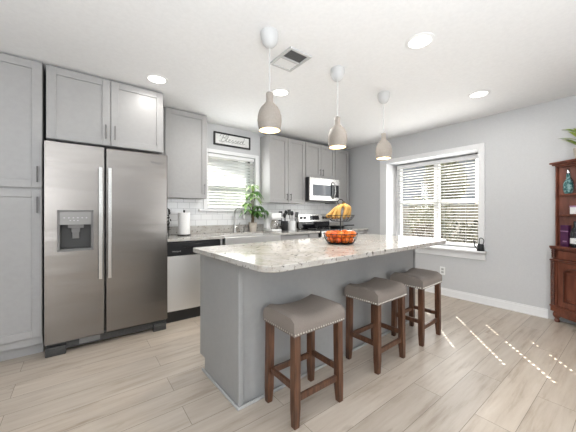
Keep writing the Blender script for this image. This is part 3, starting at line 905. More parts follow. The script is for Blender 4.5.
# ------------------------------------------------------------------ bar stools
def make_stool(label, loc):
    t = thing('bar_stool', label, 'stool', loc, group='saddle bar stools at the island', world=False)
    W, D = .405, .31       # overall seat
    nx, ny = 14, 10
    b = B()
    top, bot = [], []
    def edge(u):           # rounded falloff near the rim
        return 0 if abs(u) < .86 else ((abs(u) - .86) / .14) ** 2 * .022
    for j in range(ny + 1):
        rt = []
        for i in range(nx + 1):
            u, v = -1 + 2 * i / nx, -1 + 2 * j / ny
            z = .585 + .036 * abs(u) ** 2.2 - edge(u) - edge(v) * .9 + .006 * (1 - v * v)
            rt.append(b.verts.new((u * W / 2, v * D / 2, z)))
        top.append(rt)
    for j in range(ny): 
        for i in range(nx): b.faces.new([top[j][i], top[j][i + 1], top[j + 1][i + 1], top[j + 1][i]])
    per = [top[0][i] for i in range(nx + 1)] + [top[j][nx] for j in range(1, ny + 1)] + [top[ny][i] for i in range(nx - 1, -1, -1)] + [top[j][0] for j in range(ny - 1, 0, -1)]
    mid = [b.verts.new((v.co.x * 1.012, v.co.y * 1.014, .545)) for v in per]
    low = [b.verts.new((v.co.x * 1.0, v.co.y * 1.0, .508)) for v in per]
    n = len(per)
    for i in range(n):
        j = (i + 1) % n
        b.faces.new([mid[i], mid[j], per[j], per[i]]); b.faces.new([low[i], low[j], mid[j], mid[i]])
    b.faces.new(list(reversed(low)))
    seat = obj('seat', b, 'fabric', t, smooth=True, local=True, angle=60)
    b = B()
    for sgn in (-1, 1):
        for i in range(21):
            x = -W / 2 + .008 + (W - .016) * i / 20
            sphere(b, (x, sgn * D / 2 * 1.003, .519), .0058, u=6, v=4)
        for i in range(1, 16):
            y = -D / 2 + D * i / 16
            sphere(b, (sgn * W / 2 * 1.003, y, .519), .0058, u=6, v=4)
    obj('nailhead_trim', b, 'nail', seat, local=True, smooth=True)
    lx, ly, s = W / 2 - .030, D / 2 - .028, .0215
    for sx in (-1, 1):
        for sy in (-1, 1):
            b = B()
            vs = []
            for z, k, o_ in ((0, .80, .006), (.10, 1, .003), (.508, 1, 0)):
                cx, cy = sx * (lx + o_), sy * (ly + o_)
                vs.append([b.verts.new((cx + p * s * k, cy + q * s * k, z)) for p, q in ((-1, -1), (1, -1), (1, 1), (-1, 1))])
            for a, c in zip(vs, vs[1:]):
                for i in range(4): b.faces.new([a[i], a[(i + 1) % 4], c[(i + 1) % 4], c[i]])
            b.faces.new(list(reversed(vs[0]))); b.faces.new(vs[-1])
            obj('leg', b, 'walnut', t, bevel=0.003, local=True)
    for sy in (-1, 1):
        z = .15 if sy < 0 else .19
        b = B(); box(b, -lx + s, sy * ly - .010, z - .018, lx - s, sy * ly + .010, z + .018); obj('stretcher', b, 'walnut', t, bevel=0.003, local=True)
    for sx in (-1, 1):
        b = B(); box(b, sx * lx - .010, -ly + s, .19, sx * lx + .010, ly - s, .226); obj('stretcher', b, 'walnut', t, bevel=0.003, local=True)
    return t
st = make_stool('taupe saddle bar stool with walnut legs, nearest to the camera', (1.125, 1.305, 0))
dup(st, (1.925, 1.338, 0), math.radians(1.5), 'taupe saddle bar stool with walnut legs, middle one of three')
dup(st, (2.60, 1.350, 0), math.radians(2), 'taupe saddle bar stool with walnut legs, farthest one near the window wall')

# ------------------------------------------------------------------ pendants
def make_pendant(label, loc):
    """origin at the ceiling"""
    t = thing('pendant_lamp', label, 'pendant lamp', loc, group='pendant lamps over the island', world=False)
    b = B(); lathe(b, [(.060, 0), (.062, -.015), (.061, -.045), (.051, -.075), (.032, -.098), (.012, -.108), (0, -.108)], n=28); obj('canopy', b, 'canopywhite', t, smooth=True, local=True)
    b = B(); tube(b, [(0, 0, -.10), (0, 0, -.43)], .0035, 6); obj('cord', b, 'canopywhite', t, local=True)
    prof = [(.004, -.419), (.022, -.42), (.0245, -.428), (.0245, -.465), (.027, -.485), (.040, -.503), (.060, -.524), (.074, -.55), (.082, -.582), (.0845, -.615), (.081, -.648), (.0735, -.68), (.071, -.682)]
    b = B(); lathe(b, prof, n=36, cap=False); s = obj('shade', b, 'ceramic', t, smooth=True, local=True)
    b = B(); lathe(b, [(.071, -.682), (.078, -.647), (.081, -.615), (.078, -.582), (.070, -.552), (.05, -.525), (.0, -.508)], n=36, cap=False); obj('lining', b, 'glow', s, smooth=True, local=True, label='glowing warm white inside')
    b = B(); sphere(b, (0, 0, -.645), .030); lathe(b, [(.014, -.50), (.014, -.62)], n=12); obj('bulb', b, 'bulb', t, smooth=True, local=True)
    l = bpy.data.lights.new('pendant_glow', 'SPOT'); l.energy = 14; l.color = (1, .90, .74); l.shadow_soft_size = .04; l.spot_size = math.radians(115); l.spot_blend = .6
    lo = bpy.data.objects.new('pendant_glow', l); COL.objects.link(lo); lo.parent = t; lo.location = (0, 0, -.685)
    return t
pd = make_pendant('taupe bottle shaped pendant, nearest of three over the island', (1.053, 1.588, ZC))
dup(pd, (1.79, 1.63, ZC), 0, 'taupe bottle shaped pendant, middle of three over the island')
dup(pd, (2.537, 1.666, ZC), 0, 'taupe bottle shaped pendant, farthest of three, before the window')

# ------------------------------------------------------------------ recessed lights, vent
def downlight(label, x, y, lit, power):
    t = thing('recessed_light', label, 'ceiling light', (x, y, ZC), group='recessed ceiling lights')
    b = B(); lathe(b, [(.075, ZC + .004), (.098, ZC + .001), (.098, ZC - .004), (.078, ZC - .009), (.075, ZC - .007)], x, y, 36, cap=False); obj('trim_ring', b, 'white', t, smooth=True)
    b = B(); lathe(b, [(0, ZC - .005), (.076, ZC - .005), (.076, ZC + .002)], x, y, 36, cap=False); obj('diffuser', b, 'led' if lit else 'leddim', t)
    if power:
        l = bpy.data.lights.new('recessed_glow', 'AREA'); l.shape = 'DISK'; l.size = .15; l.energy = power; l.color = (1, .98, .95)
        lo = bpy.data.objects.new('recessed_glow', l); COL.objects.link(lo); lo.parent = t; lo.location = (0, 0, -.02)
downlight('lit recessed light above the refrigerator', .578, 2.777, True, 2.5)
downlight('lit recessed light in the ceiling nearest the camera', 1.977, 1.00, True, 7)
downlight('lit recessed light above the floor before the window wall', 3.348, 1.064, True, 5)
downlight('recessed light half hidden behind the nearest pendant', 1.66, 2.30, True, 14)
t = thing('ceiling_vent', 'white ceiling air vent with a dark louvered half', 'vent', (1.37, 1.765, ZC))
vx0, vx1, vy0, vy1 = 1.262, 1.480, 1.618, 1.905
b = B()
f = .022
box(b, vx0, vy0, ZC - .014, vx0 + f, vy1, ZC); box(b, vx1 - f, vy0, ZC - .014, vx1, vy1, ZC)
box(b, vx0 + f, vy0, ZC - .014, vx1 - f, vy0 + f, ZC); box(b, vx0 + f, vy1 - f, ZC - .014, vx1 - f, vy1, ZC); box(b, vx0 + f, 1.752, ZC - .014, vx1 - f, 1.772, ZC)
obj('frame', b, 'canopywhite', t, bevel=0.002)
b = B(); box(b, vx0 + f, vy0 + f, ZC - .002, vx1 - f, 1.752, ZC + .0); obj('duct_opening', b, 'duct', t)
b = B()
for i in range(8):
    mt = Matrix.Translation((0, vy0 + f + .008 + i * .0145, ZC - .004)) @ Matrix.Rotation(math.radians(40), 4, 'X')
    box(b, vx0 + f, -.005, -.0006, vx1 - f, .005, .0006, mt)
obj('louver', b, 'duct', t)
b = B(); box(b, vx0 + f, 1.772, ZC - .001, vx1 - f, vy1 - f, ZC); obj('louver_backing', b, 'duct', t)  # gray sheet added so the louver gaps read as thin dark lines
b = B()
for i in range(8):
    y = 1.774 + i * .0138
    box(b, vx0 + f, y, ZC - .006, vx1 - f, y + .0115, ZC - .001)
obj('louver', b, 'white', t, label='closed white louvers')

# ------------------------------------------------------------------ sign
t = thing('wall_sign', 'black framed sign reading Blessed above the sink window', 'sign', (1.79, YB, 2.16))
gx0, gx1, gz0, gz1 = 1.495, 2.075, 2.15, 2.335
b = B()
f = .022
box(b, gx0, YB - .025, gz0, gx0 + f, YB - .001, gz1); box(b, gx1 - f, YB - .025, gz0, gx1, YB - .001, gz1)
box(b, gx0 + f, YB - .025, gz0, gx1 - f, YB - .001, gz0 + f); box(b, gx0 + f, YB - .025, gz1 - f, gx1 - f, YB - .001, gz1)
obj('frame', b, 'ink', t, bevel=0.002)
b = B(); box(b, gx0 + f, YB - .014, gz0 + f, gx1 - f, YB - .001, gz1 - f); o = obj('board', b, 'signwhite', t)
E_ = [(0, .25), (.35, .5), (.6, .8), (.4, 1.0), (.15, .75), (.15, .3), (.4, 0), (.85, .25)]
L_ = [(0, .25), (.35, .9), (.6, 1.9), (.45, 2.2), (.28, 1.8), (.25, .6), (.4, 0), (.75, .25)]
S_ = [(0, .25), (.35, .7), (.5, 1.05), (.52, .8), (.72, .4), (.55, .03), (.22, .08), (.5, .05), (.9, .25)]
D_ = [(0, .25), (.4, .8), (.85, .85), (.55, 1.0), (.18, .7), (.18, .2), (.45, 0), (.8, .35), (1.0, 1.2), (1.15, 2.2), (1.0, 1.0), (1.0, .2), (1.15, 0), (1.6, .3)]
strokes = [[(.55, 2.25), (.42, 1.3), (.25, .35), (-.05, -.05), (-.35, .2)],
           [(-.45, 1.5), (-.3, 2.1), (.4, 2.45), (1.15, 2.3), (1.25, 1.75), (.8, 1.25), (.45, 1.2), (.9, 1.2), (1.3, .8), (1.15, .2), (.65, -.08), (.3, .1)]]
x = 1.35
for g in (L_, E_, S_, S_, E_, D_):
    strokes.append([(p + x, q) for p, q in g]); x += g[-1][0]
sc_ = .415 / (x + .5)
b = B()
for s_ in strokes:
    pts = [(gx0 + .095 + (p + .25 * q) * sc_, YB - .0145, gz0 + .058 + q * sc_ * .86) for p, q in s_]
    pp = smooth_path(pts, 6)
    tube(b, pp, .0021, 5)
obj('lettering', b, 'ink', o)

# ------------------------------------------------------------------ counter items
# paper towel on a holder
t = thing('paper_towel_roll', 'white paper towel roll standing on the counter left of the sink', 'paper towel', (1.03, 3.46, .91))
b = B(); lathe(b, [(.02, .925), (.068, .925), (.070, .93), (.070, 1.185), (.068, 1.19), (.02, 1.19)], 1.03, 3.46, 32); obj('roll', b, 'paper', t, smooth=True)
b = B(); lathe(b, [(.078, .91), (.078, .918), (.070, .924), (.008, .924), (.008, 1.20), (.013, 1.205), (.010, 1.222), (0, 1.224)], 1.03, 3.46, 24); obj('holder', b, 'iron', t, smooth=True)
# iron scroll rack next to the fridge
t = thing('scroll_rack', 'black iron scrollwork rack on the counter beside the refrigerator', 'rack', (.835, 3.47, .91))
b = B()
for yy in (3.40, 3.54):
    tube(b, [(.835, yy, .91), (.835, yy, 1.18)], .005, 6)
tube(b, smooth_path([(.835, 3.40, 1.18), (.835, 3.43, 1.235), (.835, 3.49, 1.235), (.835, 3.54, 1.18)]), .005, 6)
tube(b, [(.835, 3.40, .95), (.835, 3.54, .95)], .004, 6); tube(b, [(.835, 3.40, 1.08), (.835, 3.54, 1.08)], .004, 6)
for sgn in (1, -1):
    sp = [(.838 + .01 * sgn, 3.47 + sgn * (.012 + .0042 * k) * math.cos(k * .7), 1.015 + sgn * .03 + (.008 + .0042 * k) * math.sin(k * .7)) for k in range(12)]
    tube(b, sp, .0045, 6)
obj('frame', b, 'iron', t, smooth=True)
b = B()
for k in range(9):
    z = .99 + k * .028
    mt = Matrix.Translation((.845 + .012 * math.sin(k * 2), 3.43 + .03 * math.sin(k * 1.3), z)) @ Euler((k, k * .6, k * 1.1)).to_matrix().to_4x4() @ Matrix.Diagonal((1, .5, .25, 1))
    sphere(b, (0, 0, 0), .024, None, 10, 6) if False else lathe(b, [(0, -.024), (.018, -.01), (.022, 0), (.018, .01), (0, .024)], n=8, mtx=mt)
obj('leaf_ornament', b, 'iron', t, smooth=True)

# money tree
px, py = 2.075, 3.585
t = thing('potted_plant', 'leafy green potted tree standing on the counter beside the faucet', 'plant', (px, py, .91))
b = B(); lathe(b, [(.048, .91), (.062, 1.03), (.066, 1.045), (.060, 1.045), (.056, 1.03), (0, 1.03)], px, py, 24); obj('pot', b, 'pot', t, smooth=True)
b = B(); lathe(b, [(0, 1.031), (.056, 1.031), (.056, 1.034), (0, 1.036)], px, py, 16); obj('soil', b, 'soil', t)
b = B()
for k in range(3):
    pts = [(px + .014 * math.cos(z * 22 + k * 2.1), py - .0 + .014 * math.sin(z * 22 + k * 2.1), 1.03 + z) for z in [i * .02 for i in range(10)]]
    tube(b, pts, .011, 7)
tips = []
for (dx, dy, dz) in ((-.08, -.06, .50), (-.12, -.03, .36), (.06, -.06, .32), (.09, -.04, .20), (.0, -.10, .24), (-.05, -.08, .62), (.03, -.03, .54), (-.13, -.08, .27), (.14, -.07, .25), (-.03, -.12, .44)):
    p = (px + dx, py + dy, .97 + dz)
    tube(b, smooth_path([(px, py, 1.18), (px + dx * .5, py + dy * .4, 1.16 + (p[2] - 1.16) * .7), p]), [.004] * 13, 5)
    tips.append(p)
obj('trunk', b, 'bark', t, smooth=True)
def leaf(bm, base, direction, length, width, droop=.4, n=5):
    d = Vector(direction).normalized()
    side = d.cross(Vector((0, 0, 1)))
    side = side.normalized() if side.length > 1e-3 else Vector((1, 0, 0))
    rows = []
    for i in range(n + 1):
        s = i / n
        c = Vector(base) + d * length * s + Vector((0, 0, -droop * length * s * s))
        w = width * math.sin(PI * min(.999, .06 + .94 * s)) ** .8
        rows.append((bm.verts.new(c - side * w), bm.verts.new(c + Vector((0, 0, -.25 * w))), bm.verts.new(c + side * w)))
    for a, c in zip(rows, rows[1:]):
        bm.faces.new([a[0], a[1], c[1], c[0]]); bm.faces.new([a[1], a[2], c[2], c[1]])
for ci, p in enumerate(tips):
    b = B()
    for k in range(8):
        a = 2 * PI * k / 8 + ci
        leaf(b, p, (math.cos(a), math.sin(a) * .8, random.uniform(-.1, .55)), random.uniform(.10, .15), .026, random.uniform(.5, 1.0))
    # keep the leaves off the wall and cabinet
    for v in b.verts:
        if v.co.y > YB - .05: v.co.y = YB - .05 - (v.co.y - YB + .05) * .3
        if v.co.x > 2.25 and v.co.y > 3.40: v.co.x = 2.25
    obj('leaf_cluster', b, 'leaflit' if p[2] > 1.30 and p[0] < px + .02 else 'leaf', t, smooth=True)

# coffee maker
t = thing('coffee_maker', 'white drip coffee maker with glass carafe on the back counter', 'coffee maker', (2.36, 3.48, .91))
b = B()
box(b, 2.27, 3.36, .91, 2.45, 3.60, .945); box(b, 2.27, 3.50, .945, 2.45, 3.60, 1.19); box(b, 2.27, 3.36, 1.10, 2.45, 3.50, 1.19)
obj('body', b, 'white', t, bevel=0.010, seg=3)
b = B(); lathe(b, [(.0, .947), (.055, .947), (.066, .98), (.064, 1.03), (.045, 1.075), (.043, 1.085)], 2.365, 3.43, 24, cap=False); obj('carafe', b, 'carafe', t, smooth=True)
b = B(); tube(b, smooth_path([(2.41, 3.40, 1.07), (2.45, 3.36, 1.07), (2.455, 3.355, 1.0), (2.425, 3.385, .975)]), .008, 8); obj('carafe_handle', b, 'black', t, smooth=True)
b = B(); lathe(b, [(.056, .9455), (.056, .9475), (0, .9475)], 2.365, 3.43, 24); obj('warming_plate', b, 'black', t)
# crocks
def crock(label, x, y, r, h, m):
    b = B(); lathe(b, [(0, .91), (r * .94, .91), (r, .92), (r, .91 + h), (r - .005, .91 + h), (r - .006, .92), (0, .92)], x, y, 24)
    return single('utensil_crock', b, m, label, 'crock', (x, y, .91), smooth=True)
crock('black utensil crock on the counter beside the coffee maker', 2.605, 3.50, .058, .15, 'black')
crock('white utensil crock on the counter next to the range', 2.735, 3.47, .058, .15, 'white')
b = B()
ul = ['black slotted turner', 'black ladle', 'black serving spoon', 'black spaghetti server', 'black skimmer', 'black spatula']
specs = [(2.60, 3.50, -.05, .02, 1.19, 'flat'), (2.62, 3.51, .035, .02, 1.215, 'spoon'), (2.59, 3.48, -.02, -.03, 1.17, 'spoon'), (2.72, 3.47, -.03, .01, 1.22, 'flat'), (2.74, 3.48, .02, .02, 1.205, 'spoon'), (2.75, 3.46, .06, -.01, 1.18, 'flat')]
for (x, y, dx, dy, zt, kind), l_ in zip(specs, ul):
    t = thing('cooking_utensil', l_ + (' standing in the black crock' if x < 2.68 else ' standing in the white crock'), 'utensil', (x, y, .925), group='utensils in the crocks')
    b = B(); tube(b, [(x, y, .925), (x + dx, y + dy, zt - .05)], .005, 6); obj('handle', b, 'black', t)
    b = B()
    mt = Matrix.Translation((x + dx * 1.1, y + dy * 1.1, zt - .02)) @ Matrix.Rotation(dx * 2, 4, 'Y')
    if kind == 'flat': box(b, -.034, -.003, -.045, .034, .003, .045, mt); obj('head', b, 'black', t, bevel=0.008)
    else: lathe(b, [(0, -.045), (.022, -.03), (.032, 0), (.022, .032), (0, .042)], n=16, mtx=mt @ Matrix.Diagonal((1, .45, 1, 1))); obj('head', b, 'black', t, smooth=True)

# ------------------------------------------------------------------ fruit stand
fx, fyy, fz = 1.795, 1.60, .92
t = thing('fruit_stand', 'two tier black wire fruit basket on the island', 'fruit basket', (fx, fyy, fz))
b = B(); tube(b, [(fx, fyy, fz + .004), (fx, fyy, fz + .335)], .005, 8)
tube(b, [(fx + .024 * math.cos(a) * .794, fyy - .024 * math.cos(a) * .607, fz + .358 + .024 * math.sin(a)) for a in [2 * PI * i / 20 for i in range(20)]], .004, 6, True)
obj('center_post', b, 'iron', t, smooth=True)
def wire_basket(z0, r0, z1, r1, nw):
    b = B()
    tube(b, ring_pts(fx, fyy, z1, r1), .0035, 6, True); tube(b, ring_pts(fx, fyy, z0, r0), .003, 6, True)
    for q in (.35, .7):
        tube(b, ring_pts(fx, fyy, z0 + (z1 - z0) * q, r0 + (r1 - r0) * q ** .6), .0018, 5, True)
    for k in range(nw):
        a = 2 * PI * k / nw
        tube(b, [(fx + r * math.cos(a), fyy + r * math.sin(a), z) for r, z in ((0.004, z0), (r0, z0), (r0 + (r1 - r0) * .35 ** .6, z0 + (z1 - z0) * .35), (r0 + (r1 - r0) * .7 ** .6, z0 + (z1 - z0) * .7), (r1, z1))], .0018, 5)
    return b
obj('lower_basket', wire_basket(fz + .004, .105, fz + .088, .148, 24), 'iron', t, smooth=True)
obj('upper_basket', wire_basket(fz + .195, .075, fz + .245, .118, 18), 'iron', t, smooth=True)
# mandarins
def mandarin_mesh():
    b = B()
    r = .0300
    prof = [(0, -r * .80), (r * .3, -r * .82), (r * .66, -r * .66), (r * .92, -r * .33), (r, 0), (r * .93, r * .32), (r * .68, r * .62), (r * .32, r * .76), (r * .12, r * .74), (0, r * .70)]
    lathe(b, prof, n=16)
    return b
lay = []
for k in range(9): lay.append((.088, 2 * PI * k / 9 + .15, .040))
for k in range(3): lay.append((.037, 2 * PI * k / 3 + .5, .035))
for k in range(11): lay.append((.108, 2 * PI * k / 11 + .45, .083))
for k in range(5): lay.append((.055, 2 * PI * k / 5, .088))
base = {}
for i, (r, a, dz) in enumerate(lay):
    key = 'mandarinred' if i % 4 == 1 else 'mandarin'
    loc = (fx + r * math.cos(a), fyy + r * math.sin(a), fz + dz)
    if key not in base:
        o = obj('mandarin', mandarin_mesh(), key, smooth=True); base[key] = o
    else:
        o = base[key].copy(); COL.objects.link(o)
    o.location = loc; o.rotation_euler = (random.uniform(-.8, .8), random.uniform(-.8, .8), random.uniform(0, 6))
    tag(o, 'orange mandarin piled in the lower wire basket', 'mandarin', 'mandarins in the lower basket')
# bananas: fan hanging from a crown, resting in the upper tier
ra = Vector((.794, -.607, 0)); fo = Vector((.607, .794, 0))
cen = Vector((fx, fyy, 0))
crown = cen + ra * .022 + Vector((0, 0, 1.262))
t = thing('banana_bunch', 'bunch of ripe yellow bananas in the upper wire basket', 'bananas', (fx, fyy, fz + .20))
b = B(); tube(b, [crown + Vector((0, 0, -.012)), crown + Vector((0, 0, .008)) + ra * .004, crown + Vector((0, 0, .022)) + ra * .006], [.014, .013, .010], 8); obj('crown', b, 'bananatip', t, smooth=True)
for dx, dp, ze, bulge in ((-.125, -.012, 1.152, .006), (-.100, .035, 1.144, .008), (-.082, -.056, 1.138, .010), (-.040, .05, 1.136, .014), (-.030, -.072, 1.138, .022), (.012, -.066, 1.138, .032), (.040, .045, 1.137, .03), (.062, -.030, 1.144, .034)):
    e = cen + ra * dx + fo * dp + Vector((0, 0, ze))
    mid = (crown + e) * .5 + (-ra if dx < 0 else ra) * bulge * .75 + fo * (bulge * .7 if dp > 0 else -bulge * .7) + Vector((0, 0, bulge * .7))
    P = smooth_path([crown, crown * .72 + mid * .28, mid, mid * .35 + e * .65 + Vector((0, 0, -.004)), e], 5)
    n = len(P)
    rr = [.0048 + .0112 * min(1, max(0, (i / (n - 1) - .06) / .22)) * min(1, (1.03 - i / (n - 1)) / .16) for i in range(n)]
    b = B(); tube(b, P, rr, 7); o = obj('banana', b, 'banana', t, smooth=True, angle=25)
    b = B(); sphere(b, e, .0062, None, 8, 6); obj('tip', b, 'bananatip', o, smooth=True)

# ------------------------------------------------------------------ window-sill can, outlets
t = thing('watering_can', 'small dark gray watering can on the window sill', 'watering can', (4.148, 1.30, .692))
b = B(); lathe(b, [(0, .693), (.042, .693), (.044, .70), (.036, .775), (.030, .785), (.028, .785), (.028, .77), (0, .70)], 4.148, 1.30, 20); obj('body', b, 'grayjug', t, smooth=True)
b = B(); tube(b, smooth_path([(4.148, 1.335, .715), (4.148, 1.365, .755), (4.148, 1.377, .835)]), [.008] * 8 + [.006] * 5, 8); obj('spout', b, 'grayjug', t, smooth=True)
b = B(); tube(b, smooth_path([(4.148, 1.275, .775), (4.148, 1.265, .835), (4.148, 1.295, .862), (4.148, 1.315, .84), (4.148, 1.315, .78)]), .005, 8); obj('handle', b, 'grayjug', t, smooth=True)
t = thing('wall_outlet', 'white electrical outlet low on the window wall', 'outlet', (XR, 1.785, .35))
b = B(); box(b, XR - .006, 1.75, .293, XR, 1.82, .408); o = obj('cover_plate', b, 'white', t, bevel=0.002)
b = B()
for z in (.33, .372): box(b, XR - .008, 1.768, z - .014, XR - .005, 1.802, z + .014)
obj('socket', b, 'lightgray', o)

# ------------------------------------------------------------------ hutch in the corner
A = Vector((4.135, .632)); wv = Vector((-.569, -.823)); nv = Vector((.823, -.569))
def Lp(X, Y): p = A + wv * X + nv * Y; return (p.x, p.y)
XW, YS = XR - .004, -.426
WID = 1.0
def hull(y0=0.0, inset=0.0):
    """footprint: front edge at local depth y0, sides back to the two walls"""
    X0, X1 = inset, WID - inset
    ya = (XW - inset - A.x - wv.x * X0) / nv.x
    yb = (YS + inset - A.y - wv.y * X1) / nv.y
    return [Lp(X0, y0), Lp(X0, max(ya, y0 + .01)), (XW - inset, YS + inset), Lp(X1, max(yb, y0 + .01)), Lp(X1, y0)]
t = thing('corner_hutch', 'cherry wood corner hutch with open shelves and carved doors', 'hutch', (Lp(.5, .3)[0], Lp(.5, .3)[1], 0))
def fpan(b, x0, x1, y0, y1, z0, z1):
    prism(b, [Lp(x0, y0), Lp(x1, y0), Lp(x1, y1), Lp(x0, y1)], z0, z1)
b = B(); prism(b, hull(.02), .115, .80); obj('lower_case', b, 'cherry', t)
b = B()
prism(b, hull(-.022, -.0), .803, .828); prism(b, hull(-.010, .0), .79, .803)
obj('counter_ledge', b, 'cherry', t, bevel=0.004)
b = B(); prism(b, hull(-.018), .665, .682); prism(b, hull(-.018), .165, .185); prism(b, hull(-.008), .115, .165); obj('molding', b, 'cherry', t, bevel=0.004)
b = B()     # scalloped apron
fpan(b, .06, WID - .06, .0, .02, .075, .115)
obj('apron', b, 'cherry', t, bevel=0.004)
for X in (.035, WID - .035):
    b = B(); lathe(b, [(.0, 0), (.020, .0), (.026, .012), (.020, .028), (.016, .036), (.030, .055), (.036, .075), (.030, .10), (.022, .115)], *Lp(X, .035), n=20); obj('bun_foot', b, 'cherry', t, smooth=True)
    b = B(); fpan(b, X - .034, X + .034, -.004, .03, .185, .665); obj('stile', b, 'cherry', t)
    b = B()
    hx, hy = Lp(X, -.008)
    for z0, z1 in ((.185, .665), (.70, .79)):
        nn = int((z1 - z0) / .012)
        prof = []
        for k in range(nn + 1):
            prof.append((.013 if k % 2 else .017, z0 + (z1 - z0) * k / nn))
        lathe(b, prof, hx, hy, n=14)
    obj('rope_column', b, 'cherrydark', t, smooth=True)
b = B(); fpan(b, .075, WID / 2 - .01, -.002, .02, .695, .785); o = obj('drawer', b, 'cherry', t, bevel=0.006)
b = B(); fpan(b, WID / 2 + .01, WID - .075, -.002, .02, .695, .785); o2 = obj('drawer', b, 'cherry', t, bevel=0.006)
for X, oo in ((.28, o), (.72, o2)):
    b = B(); sphere(b, (*Lp(X, -.016), .74), .015, None, 12, 8); obj('knob', b, 'iron', oo, smooth=True)
for xa, xb in ((.078, WID / 2 - .005), (WID / 2 + .005, WID - .078)):
    b = B()
    fpan(b, xa, xa + .055, -.004, .02, .19, .66); fpan(b, xb - .055, xb, -.004, .02, .19, .66)
    fpan(b, xa + .055, xb - .055, -.004, .02, .19, .245); fpan(b, xa + .055, xb - .055, .008, .02, .245, .60)
    # arched top rail
    nseg = 12
    for k in range(nseg):
        u0, u1 = xa + .055 + (xb - xa - .11) * k / nseg, xa + .055 + (xb - xa - .11) * (k + 1) / nseg
        s = (k + .5) / nseg
        zz = .565 + .045 * math.sin(PI * s) ** 1.5
        fpan(b, u0, u1, -.004, .02, zz, .66)
    o = obj('door', b, 'cherry', t)
    b = B(); fpan(b, xa + .085, xb - .085, -.002, .012, .28, .545); obj('raised_panel', b, 'cherry', o, bevel=0.010)
    b = B()
    path = [(xa + .06, .25), (xa + .06, .56), (xa + .11, .60), ((xa + xb) / 2, .612), (xb - .11, .60), (xb - .06, .56), (xb - .06, .25)]
    tube(b, [(*Lp(p, -.005), q) for p, q in path], .005, 6, True); obj('bead_molding', b, 'cherrydark', o, smooth=True)
# upper open shelves
for xa, xb in ((.020, .036), (WID - .036, WID - .020)):
    b = B(); fpan(b, xa, xb, .03, .05, .828, 1.70); obj('side_stile', b, 'cherry', t, bevel=0.003)
b = B()
# thin back panels along the two walls and the short side returns
def slab2(b, p, q, th, z0, z1):
    d = Vector((q[0] - p[0], q[1] - p[1])).normalized(); nn = Vector((-d.y, d.x)) * th
    prism(b, [p, q, (q[0] + nn.x, q[1] + nn.y), (p[0] + nn.x, p[1] + nn.y)], z0, z1)
Hu = hull(.05, .03)
for i in range(4): slab2(b, Hu[i], Hu[i + 1], -.012, .828, 1.70)
obj('back_panel', b, 'cherry', t)
for z in (1.155, 1.372):
    b = B(); prism(b, hull(.045, .034), z, z + .018); obj('shelf', b, 'cherry', t, bevel=0.003)
b = B(); prism(b, hull(.02, .025), 1.685, 1.70); prism(b, hull(-.0, .008), 1.70, 1.716); prism(b, hull(-.02, .0), 1.716, 1.735); obj('cornice', b, 'cherry', t, bevel=0.004)

# hutch items
def at_h(X, Y): return Lp(X, Y)
x, y = at_h(.105, .085)
t = thing('decorative_bottle', 'teal patterned decanter on the top hutch shelf', 'bottle', (x, y, 1.391))
b = B(); lathe(b, [(0, 1.391), (.028, 1.391), (.036, 1.41), (.042, 1.45), (.040, 1.49), (.030, 1.525), (.018, 1.55), (.015, 1.60), (.019, 1.605), (0, 1.606)], x, y, 24); obj('body', b, 'teal', t, smooth=True)
b = B(); lathe(b, [(.012, 1.604), (.016, 1.62), (.012, 1.64), (.005, 1.66), (0, 1.662)], x, y, 16); obj('stopper', b, 'chrome', t, smooth=True)
b = B(); tube(b, [(x + .050 * math.cos(a) * wv.x, y + .050 * math.cos(a) * wv.y, 1.49 + .075 * math.sin(a)) for a in [PI * i / 12 for i in range(13)]], .004, 6); obj('handle', b, 'iron', t, smooth=True)
x, y = at_h(.175, .07)
t = thing('gift_box', 'small white box on the middle hutch shelf', 'box', (x, y, 1.174))
b = B(); prism(b, [at_h(.145, .055), at_h(.205, .055), at_h(.205, .105), at_h(.145, .105)], 1.174, 1.245); obj('base', b, 'white', t, bevel=0.002)
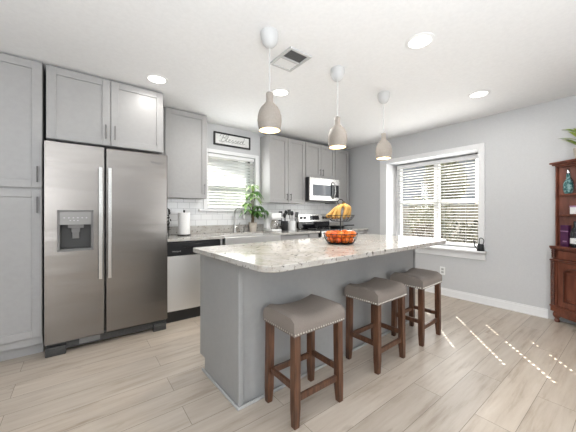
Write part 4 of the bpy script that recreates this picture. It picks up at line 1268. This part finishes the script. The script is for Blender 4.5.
b = B(); prism(b, [at_h(.143, .053), at_h(.207, .053), at_h(.207, .107), at_h(.143, .107)], 1.245, 1.262); obj('lid', b, 'lilac', t, bevel=0.002)
x, y = at_h(.085, .08)
t = thing('gift_box', 'tall dark purple box on the hutch counter', 'box', (x, y, .829))
b = B(); prism(b, [at_h(.050, .055), at_h(.130, .055), at_h(.130, .090), at_h(.050, .090)], .829, 1.055); obj('carton', b, 'purple', t, bevel=0.002)
b = B(); prism(b, [at_h(.049, .0538), at_h(.131, .0538), at_h(.131, .056), at_h(.049, .056)], .985, .995)
prism(b, [at_h(.075, .0538), at_h(.115, .0538), at_h(.115, .056), at_h(.075, .056)], .875, .890); obj('band', b, 'lilac', t)
x, y = at_h(.185, .07)
t = thing('wine_bottle', 'dark bottle with white label beside the purple box on the hutch', 'bottle', (x, y, .829))
b = B(); lathe(b, [(0, .829), (.037, .829), (.038, .84), (.038, .98), (.030, 1.01), (.014, 1.04), (.014, 1.10), (0, 1.10)], x, y, 20); obj('body', b, 'blackglass', t, smooth=True)
b = B(); lathe(b, [(.0385, .865), (.0385, .925)], x, y, 20, cap=False); obj('paper_label', b, 'white', t, smooth=True)
# plant on top of the hutch
x, y = at_h(.20, .14)
t = thing('potted_plant', 'variegated strap leaf plant on top of the corner hutch', 'plant', (x, y, 1.735))
b = B(); lathe(b, [(0, 1.736), (.055, 1.736), (.075, 1.86), (.070, 1.86), (.06, 1.84), (0, 1.84)], x, y, 20); obj('pot', b, 'pot', t, smooth=True)
b = B()
for k in range(16):
    a = 2 * PI * k / 16 + .2
    tilt = random.uniform(.45, 1.5)
    ln = random.uniform(.20, .30)
    leaf(b, (x + .02 * math.cos(a), y + .02 * math.sin(a), 1.86 + .07 * (k % 3)), (math.cos(a), math.sin(a), tilt), ln, .019, .35, 7)
for v in b.verts:
    if v.co.x > XR - .03: v.co.x = XR - .03 - (v.co.x - XR + .03) * .2
    if v.co.y < -.40: v.co.y = -.40
obj('leaves', b, 'leafyellow', t, smooth=True)
